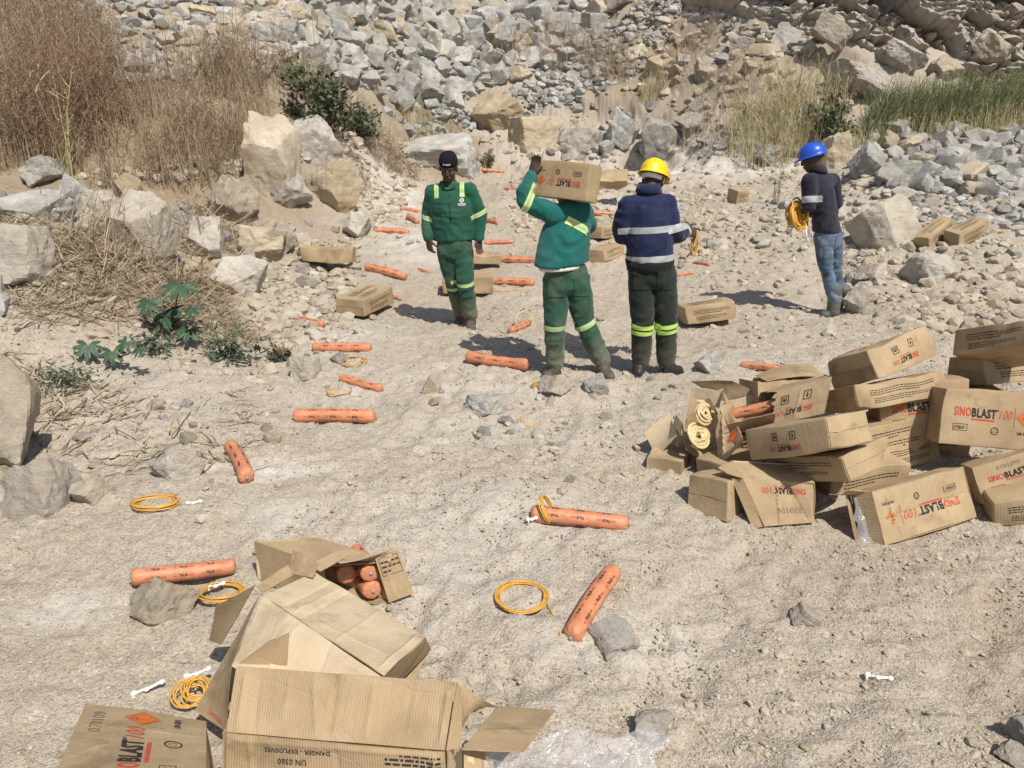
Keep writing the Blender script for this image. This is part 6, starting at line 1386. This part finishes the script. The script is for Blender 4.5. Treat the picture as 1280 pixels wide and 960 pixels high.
# ------------------------------------------------------------------ vegetation
M['brush'] = mat_leafy('dry brush stems', [(.25, .175, .11), (.34, .255, .165), (.175, .122, .078), (.42, .335, .225), (.285, .21, .135)])
M['brush_red'] = mat_leafy('reddish dry twigs', [(.27, .15, .10), (.33, .2, .13), (.2, .12, .08), (.36, .25, .17)])
M['straw'] = mat_leafy('dry straw', [(.44, .35, .23), (.34, .265, .17), (.5, .42, .3), (.26, .2, .13), (.4, .33, .23)])
M['yellow_grass'] = mat_leafy('yellow dry grass', [(.44, .37, .2), (.5, .44, .28), (.34, .29, .16), (.26, .26, .11)])
M['reed'] = mat_leafy('green reed blades', [(.11, .14, .06), (.16, .19, .085), (.25, .25, .13), (.08, .11, .045), (.38, .34, .2)])
M['bush'] = mat_leafy('dark green leaves', [(.045, .065, .035), (.075, .095, .05), (.11, .125, .07), (.17, .16, .10)])
M['herb'] = mat_leafy('grey green leaves', [(.05, .08, .045), (.075, .105, .06), (.11, .135, .085)])
m, t, b_ = mat('big lobed leaf', (.05, .10, .05), .5, .4); q = NT(t)
q.l(q.ramp(q.noise(q.coord('Object'), 9, 4, .6), [(.3, (.032, .068, .038)), (.7, (.065, .115, .062))]), b_.inputs['Base Color']); M['leaf'] = m
def region(poly, n, seed):
    r = np.random.default_rng(seed); P = np.array([at(*q)[0][:2] for q in poly]); lo, hi = P.min(0)-.2, P.max(0)+.2; pl = [tuple(q) for q in P]
    X = r.uniform(lo[0], hi[0], n*6); Y = r.uniform(lo[1], hi[1], n*6); k = np.array([inside(a, b, pl) for a, b in zip(X, Y)]); X, Y = X[k][:n], Y[k][:n]
    return np.stack([X, Y, H(X, Y)], 1)
def ribbons(P, W, r):
    """thin strips through polylines P (n, k, 3) with half widths W (n, k)"""
    n, k, _ = P.shape; a = r.uniform(0, np.pi, n); s = np.stack([np.cos(a), np.sin(a)*.6, np.zeros(n)], 1)[:, None]*W[..., None]
    V = np.stack([P-s, P+s], 2).reshape(-1, 3); i = np.arange(n)[:, None]*k*2+np.arange(k-1)[None]*2
    return V, np.stack([i, i+1, i+3, i+2], -1).reshape(-1, 4)
def stems(g, base, h, r, lean=.25, width=.0045, twigs=14, tl=(.06, .2), flake=.012, m=0, sweep=(0, 0), seg=5, spread=.9):
    n = len(base); t = np.linspace(0, 1, seg)[None, :, None]; az = r.uniform(0, 2*np.pi, n); L = np.abs(r.normal(0, lean, n))
    ln = np.stack([np.cos(az)*L+sweep[0], np.sin(az)*L+sweep[1], np.zeros(n)], 1)*h[:, None]
    P = base[:, None]+ln[:, None]*t**1.7+np.array([0, 0, 1.])*h[:, None, None]*t+r.normal(0, .012, (n, seg, 3))*h[:, None, None]*t
    P[:, 0, 2] -= .05
    W = width*h[:, None]**.3*(1-.75*t[..., 0])*r.uniform(.6, 1.3, (n, 1)); V, F = ribbons(P, W, r); g.add(V, F, m=m)
    if twigs:
        k = r.uniform(.18, 1, (n, twigs)); idx = np.clip((k*(seg-1)).astype(int), 0, seg-2); fr = k*(seg-1)-idx; ii = np.arange(n)[:, None]
        S = P[ii, idx]*(1-fr[..., None])+P[ii, idx+1]*fr[..., None]; a = r.uniform(0, 2*np.pi, (n, twigs)); ll = r.uniform(*tl, (n, twigs))*(1.25-k*.7)*h[:, None]**.5
        D = np.stack([np.cos(a)*spread, np.sin(a)*spread, r.uniform(.3, 1.3, (n, twigs))], -1); D /= np.linalg.norm(D, axis=-1)[..., None]; E = S+D*ll[..., None]
        PP = np.stack([S, (S+E)/2+r.normal(0, .01, S.shape), E], 2).reshape(-1, 3, 3); V, F = ribbons(PP, np.tile([width*.5, width*.42, width*.25], (len(PP), 1)), r); g.add(V, F, m=m)
        if flake:
            c = np.concatenate([E.reshape(-1, 3), ((S+E)/2).reshape(-1, 3)]); u = r.normal(size=c.shape); u /= np.linalg.norm(u, axis=1)[:, None]; v = np.cross(u, r.normal(size=c.shape)); v /= np.linalg.norm(v, axis=1)[:, None]
            z = flake*r.uniform(.4, 1.3, (len(c), 1)); V = np.stack([c-u*z, c+v*z*.55, c+u*z, c-v*z*.55], 1).reshape(-1, 3); g.add(V, np.arange(len(c)*4).reshape(-1, 4), m=m)
def stuff(name, g, mats, label=None):
    o = link(name, g.mesh(name, [M[k] for k in mats], smooth=False)); o['kind'] = 'stuff'; return o
def plant(name, base, g, mats, label, cat, group=None, partname='stems'):
    o = empty(name, base, label, cat, group); link(partname, g.mesh(partname, [M[k] for k in mats], smooth=False, local=base), o); return o
r = np.random.default_rng(77)
g = Geo(); B = region([(-220, 222), (60, 226), (140, 240), (240, 246), (300, 240), (310, 190), (440, 196), (462, 178), (420, 132), (345, 96), (250, 104), (170, 120), (90, 92), (-220, 70)], 5000, 1)
hh_ = (.55+.5*r.random(len(B)))*(.85+.35*fbm2(B[:, 0]*.7, B[:, 1]*.7, 2, 5)); keep = fbm2(B[:, 0]*.8+4, B[:, 1]*.8, 3, 8)+.22+.25*r.random(len(B)) > .1; B, hh_ = B[keep], hh_[keep]*np.exp(r.normal(0, .22, keep.sum()))
stems(g, B[::2], hh_[::2], r, .25, .0062, 14, (.08, .26), .011); stems(g, B[1::2], hh_[1::2]*1.15, r, .16, .0075, 5, (.1, .35), .009, spread=.4); stuff('dry_brush', g, ['brush'])
g = Geo(); B = region([(-200, 80), (90, 92), (160, 100), (140, 50), (70, 5), (-200, -10)], 1300, 9); stems(g, B, .5+.6*r.random(len(B)), r, .3, .007, 12, (.08, .26), .012); stuff('dry_brush', g, ['brush'])
g = Geo(); B = region([(0, 120), (100, 95), (160, 130), (120, 200), (20, 220), (-30, 200)], 420, 2); stems(g, B, .9+.5*r.random(len(B)), r, .2, .006, 18, (.1, .3), .012); stuff('dry_brush', g, ['brush'])
def clump(px, py, n, rad, h0, h1, mats, name, label, cat='shrub', group=None, lean=.4, tw=14, width=.006, flake=.012, tl=(.08, .25), sweep=(0, 0), seed=1, spread=.9):
    r = np.random.default_rng(seed); p, s = at(px, py); a = r.uniform(0, 6.28, n); d = rad*np.sqrt(r.random(n)); X, Y = p[0]+np.cos(a)*d, p[1]+np.sin(a)*d; B = np.stack([X, Y, H(X, Y)], 1)
    g = Geo(); stems(g, B, r.uniform(h0, h1, n), r, lean, width, tw, tl, flake, 0, sweep, spread=spread); return plant(name, p, g, mats, label, cat, group)
clump(92, 185, 150, .55, .9, 1.75, ['brush_red'], 'dry_shrub', 'reddish dry shrub standing above the pale brown brush on the left bank', lean=.3, tw=22, seed=3)
clump(88, 228, 6, .05, .9, 1.5, ['yellow_grass'], 'dry_stalk', 'bright straw yellow stalk in front of the reddish dry shrub', 'plant', lean=.1, tw=10, width=.012, seed=4)
clump(246, 312, 26, .22, .4, .95, ['straw'], 'dead_twigs', 'grey dead twigs sticking up between the left boulders', 'shrub', lean=.6, tw=5, width=.010, flake=0, seed=5)
clump(130, 318, 60, .45, .25, .7, ['straw'], 'dry_tuft', 'fan of dry straw stalks leaning right, above the straw heap', 'grass tuft', lean=.5, tw=3, width=.009, flake=0, seed=6, sweep=(.35, 0))
clump(968, 256, 9, .08, .5, 1.1, ['brush'], 'dead_twig', 'thin bare twig standing on the pale slope left of the blue helmet', 'plant', lean=.3, tw=5, width=.008, flake=0, seed=7)
for k, (px, py, sd) in enumerate(((470, 190, 61), (430, 215, 62), (492, 205, 63))): clump(px, py, 160, .5, .2, .55, ['brush'], 'grass_clump', ['brown dry grass below the dark green bush, uppermost of three', 'brown dry grass beside the reddish block, lowest of three', 'brown dry grass on the soil bank left of the beanie'][k], 'grass clump', None, .5, 6, .006, .008, (.06, .2), seed=sd)
clump(816, 122, 220, .32, .3, .65, ['yellow_grass'], 'grass_tuft', 'round green yellow grass tuft on the slope above the dark striped block', 'grass tuft', lean=.6, tw=0, width=.008, seed=8)
for k, (px, py, n, rd, h0, h1, mt, lab) in enumerate(((960, 178, 420, .9, .6, 1.25, 'yellow_grass', 'tall pale yellow grass clump behind and left of the blue helmet'), (1004, 172, 380, .8, .6, 1.3, 'yellow_grass', 'yellow green grass clump just above the blue helmet'), (905, 150, 260, .9, .4, .9, 'straw', 'thin straw coloured grass on the slope right of the round tuft'),
   (700, 70, 260, .9, .5, 1.0, 'brush', 'brown dry grass at the right end of the rubble heap'), (760, 90, 260, .8, .5, 1.0, 'brush', 'brown dry grass clump below the rock face, left of the round tuft'), (530, 172, 160, .5, .25, .5, 'yellow_grass', 'low yellow green grass at the end of the path, left part'), (548, 160, 150, .6, .25, .5, 'reed', 'low green grass at the end of the path beside brown soil'),
   (860, 80, 140, .7, .4, .8, 'straw', 'sparse dry grass high on the slope in the middle'), (640, 60, 120, .6, .4, .8, 'brush', 'sparse brown grass growing among the rubble blocks'))):
    clump(px, py, n, rd, h0, h1, [mt], 'grass_clump', lab, 'grass clump', None, .4, 5, .007, .008, (.06, .2), seed=20+k)
g = Geo(); B = region([(1080, 184), (1120, 172), (1200, 165), (1330, 160), (1330, 142), (1200, 150), (1120, 158), (1075, 170)], 4200, 6); stems(g, B, (.4+.45*r.random(len(B)))*(.75+.5*sstep(5.5, 8, B[:, 0])), r, .3, .0085, 2, (.1, .3), 0, sweep=(.12, 0)); stuff('reeds', g, ['reed'])
g = Geo(); B = region([(1060, 205), (1120, 182), (1330, 172), (1330, 160), (1120, 172), (1050, 190)], 900, 7); stems(g, B, .3+.4*r.random(len(B)), r, .4, .008, 2, (.1, .2), 0); stuff('dry_grass', g, ['yellow_grass'])
def shrub(px, py, w, h, n, label, seed, leaf=.05, mt='bush'):
    r = np.random.default_rng(seed); p, s = at(px, py); W, Hh = w/s/2, h/s; root = empty('green_shrub', p, label, 'shrub'); g = Geo()
    B = np.tile(p, (14, 1))+r.normal(0, W*.25, (14, 3))*[1, 1, 0]; stems(g, B, Hh*r.uniform(.7, 1.05, 14), r, W/Hh*.7, .014, 8, (.15, .4), 0); link('branches', g.mesh('branches', [M['brush']], smooth=False, local=p), root)
    cc = r.normal(size=(22, 3)); cc /= np.linalg.norm(cc, axis=1)[:, None]; cc = cc*r.uniform(.3, 1.15, (22, 1))*[W, W*.8, Hh*.55]+[0, 0, Hh*.52]; c = cc[r.integers(22, size=n)]+r.normal(size=(n, 3))*W*.15; c[:, 2] = np.maximum(c[:, 2], .03)
    u = r.normal(size=(n, 3)); u /= np.linalg.norm(u, axis=1)[:, None]; v = np.cross(u, r.normal(size=(n, 3))); v /= np.linalg.norm(v, axis=1)[:, None]; z = leaf*r.uniform(.5, 1.3, (n, 1)); g = Geo()
    g.add(np.stack([c-u*z, c+v*z*.45, c+u*z, c-v*z*.45], 1).reshape(-1, 3), np.arange(n*4).reshape(-1, 4)); link('foliage', g.mesh('foliage', [M[mt]], smooth=False), root); return root
shrub(408, 178, 100, 82, 1700, 'dark green bush at the right end of the dry brush', 5, .06)
shrub(446, 172, 50, 36, 900, 'small green bush at the foot of the dark green one', 6, .05)
shrub(1036, 178, 60, 56, 1300, 'dark green bush at the left end of the reeds', 7, .06)
shrub(608, 208, 22, 14, 200, 'tiny green shrub beside the smooth grey rock at the end of the path', 8, .04)
shrub(352, 452, 24, 18, 160, 'small green leafy weed left of the long thin cartridge', 9, .03, 'herb')
def lobed_leaf(seed):
    r = np.random.default_rng(seed); N = 7; a = np.linspace(-2.6, 2.6, 141); lob = np.abs(np.cos((a/5.2*N)*np.pi/1.0)); rad = .42+.58*lob**.8*(1-.28*np.abs(a)/2.6); rad = rad*(1+.05*np.sign(np.sin(a*42)))
    pts = [(0., 0.)]+[(math.cos(q+math.pi/2)*w_, math.sin(q+math.pi/2)*w_) for q, w_ in zip(a, rad)]; V = []; F = []; rings = (0.0, .35, .7, 1.0); n = len(a)
    for k in rings[1:]:
        for x, y in pts[1:]:
            q = math.hypot(x, y)*k; V.append((x*k, y*k, -.28*q*q+.05*math.cos(math.atan2(y, x)*7)*q+.02*r.normal()*(k < 1)))
    V.append((0, 0, 0)); c = len(V)-1; f4 = []; f3 = []
    for j in range(n-1):
        f3.append((c, j, j+1))
        for k in range(2): f4.append((k*n+j, (k+1)*n+j, (k+1)*n+j+1, k*n+j+1))
    return mesh_np('leaf', np.array(V), [np.array(f4), np.array(f3)], [M['leaf']], smooth=True)
LF = [lobed_leaf(k) for k in range(3)]
def big_leaf_plant(px, py, leaves, label, seed):
    r = np.random.default_rng(seed); p, s = at(px, py); root = empty('leafy_plant', p, label, 'plant')
    for k, (lx, ly, rp) in enumerate(leaves):
        z = p[2]+.12+.06*k; c = on_height(lx, ly, z); c[1] = np.clip(c[1], p[1]-.4, p[1]+.5); c = on_plane_y(lx, ly, p[1]-.05*k-.1); c[2] = max(c[2], Hs(c[0], c[1])+.06); R_ = rp/s
        o = link('leaf', LF[k % 3], root, c-p); o.scale = (R_, R_, R_); o.rotation_euler = (-.55+r.uniform(-.2, .2), r.uniform(-.3, .3), math.pi+r.uniform(-.6, .6))
        V, F = tube([np.array([0, 0, -.02]), (c-p)*[.6, .6, .5], c-p-[0, 0, .005]], [.008, .006, .004], 6); link('leaf_stalk', mesh_np('leaf_stalk', V, F, [M['herb']]), root)
big_leaf_plant(212, 405, [(204, 392, 32), (224, 356, 25), (236, 412, 19), (186, 378, 18), (240, 385, 14)], 'plant with big dark green lobed leaves beside the straw heap', 1)
big_leaf_plant(132, 448, [(110, 432, 19), (140, 440, 17), (158, 428, 14), (175, 436, 13)], 'low plant with grey green lobed leaves under the straw heap', 2)
def herb(px, py, n, rad, h, label, seed, leaf=.05):
    r = np.random.default_rng(seed); p, s = at(px, py); root = empty('weed', p, label, 'plant'); g = Geo(); B = np.tile(p, (n, 1))+r.normal(0, rad*.35, (n, 3))*[1, .7, 0]; B[:, 2] = H(B[:, 0], B[:, 1])
    stems(g, B, h*r.uniform(.5, 1.1, n), r, .8, .007, 0); link('stems', g.mesh('stems', [M['herb']], smooth=False, local=p), root); g = Geo(); m_ = n*16
    c = B[r.integers(n, size=m_)]-p+r.normal(size=(m_, 3))*[rad*.55, rad*.45, h*.4]; c[:, 2] = np.abs(c[:, 2])+.02; u = r.normal(size=(m_, 3))*[1, 1, .5]; u /= np.linalg.norm(u, axis=1)[:, None]; v = np.cross(u, [0, 0, 1.]); v /= np.linalg.norm(v, axis=1)[:, None]; z = leaf*r.uniform(.5, 1.4, (m_, 1))
    g.add(np.stack([c-u*z, c+v*z*.3, c+u*z, c-v*z*.3], 1).reshape(-1, 3), np.arange(m_*4).reshape(-1, 4)); link('foliage', g.mesh('foliage', [M['herb']], smooth=False), root)
herb(284, 452, 12, .2, .34, 'thin leaved green weed right of the big leaved plant', 3)
herb(82, 478, 16, .22, .14, 'low grey green weed near the huge boulder at the left edge', 4, .03)
herb(190, 440, 8, .16, .16, 'feathery weed under the biggest lobed leaf', 5, .04)
# straw heap and litter
def litter(poly, n, l0, l1, seed, w=.006, lift=.16, name='dry_straw', mt='straw', flat=.35):
    r = np.random.default_rng(seed); B = region(poly, n, seed); n = len(B); a = r.normal(.6, 1.2, n); D = np.stack([np.cos(a), np.sin(a)*.8, r.normal(0, flat, n)], 1); D /= np.linalg.norm(D, axis=1)[:, None]; L = r.uniform(l0, l1, n)[:, None]
    mound = lift*np.clip(.6+fbm2(B[:, 0]*1.6, B[:, 1]*1.6, 2, seed), 0, 1.3); B = B+np.stack([0*mound, 0*mound, .012+mound*r.random(n)], 1)
    P = np.stack([B-D*L/2, B-D*L*.1+r.normal(0, .02, (n, 3)), B+D*L/2], 1); P[:, :, 2] = np.maximum(P[:, :, 2], H(P[..., 0], P[..., 1])+.012)
    V, F = ribbons(P, np.tile([w, w, w*.6], (n, 1)), r); g = Geo(); g.add(V, F); g.add(V+[0, 0, w*1.2], F[:, ::-1]); return stuff(name, g, [mt])
litter([(20, 300), (130, 285), (240, 310), (300, 400), (330, 440), (240, 425), (150, 405), (40, 410), (10, 380)], 2600, .12, .55, 31, .0045)
litter([(0, 270), (60, 290), (60, 330), (0, 340)], 400, .2, .5, 32)
litter([(60, 520), (180, 530), (330, 480), (330, 600), (80, 600)], 90, .06, .4, 33, .006, .01, 'dry_straw', 'straw', .08)
litter([(240, 250), (330, 290), (300, 330), (220, 330)], 350, .15, .5, 34)
litter([(0, 440), (120, 480), (200, 520), (60, 540)], 140, .08, .35, 35, .006, .03)
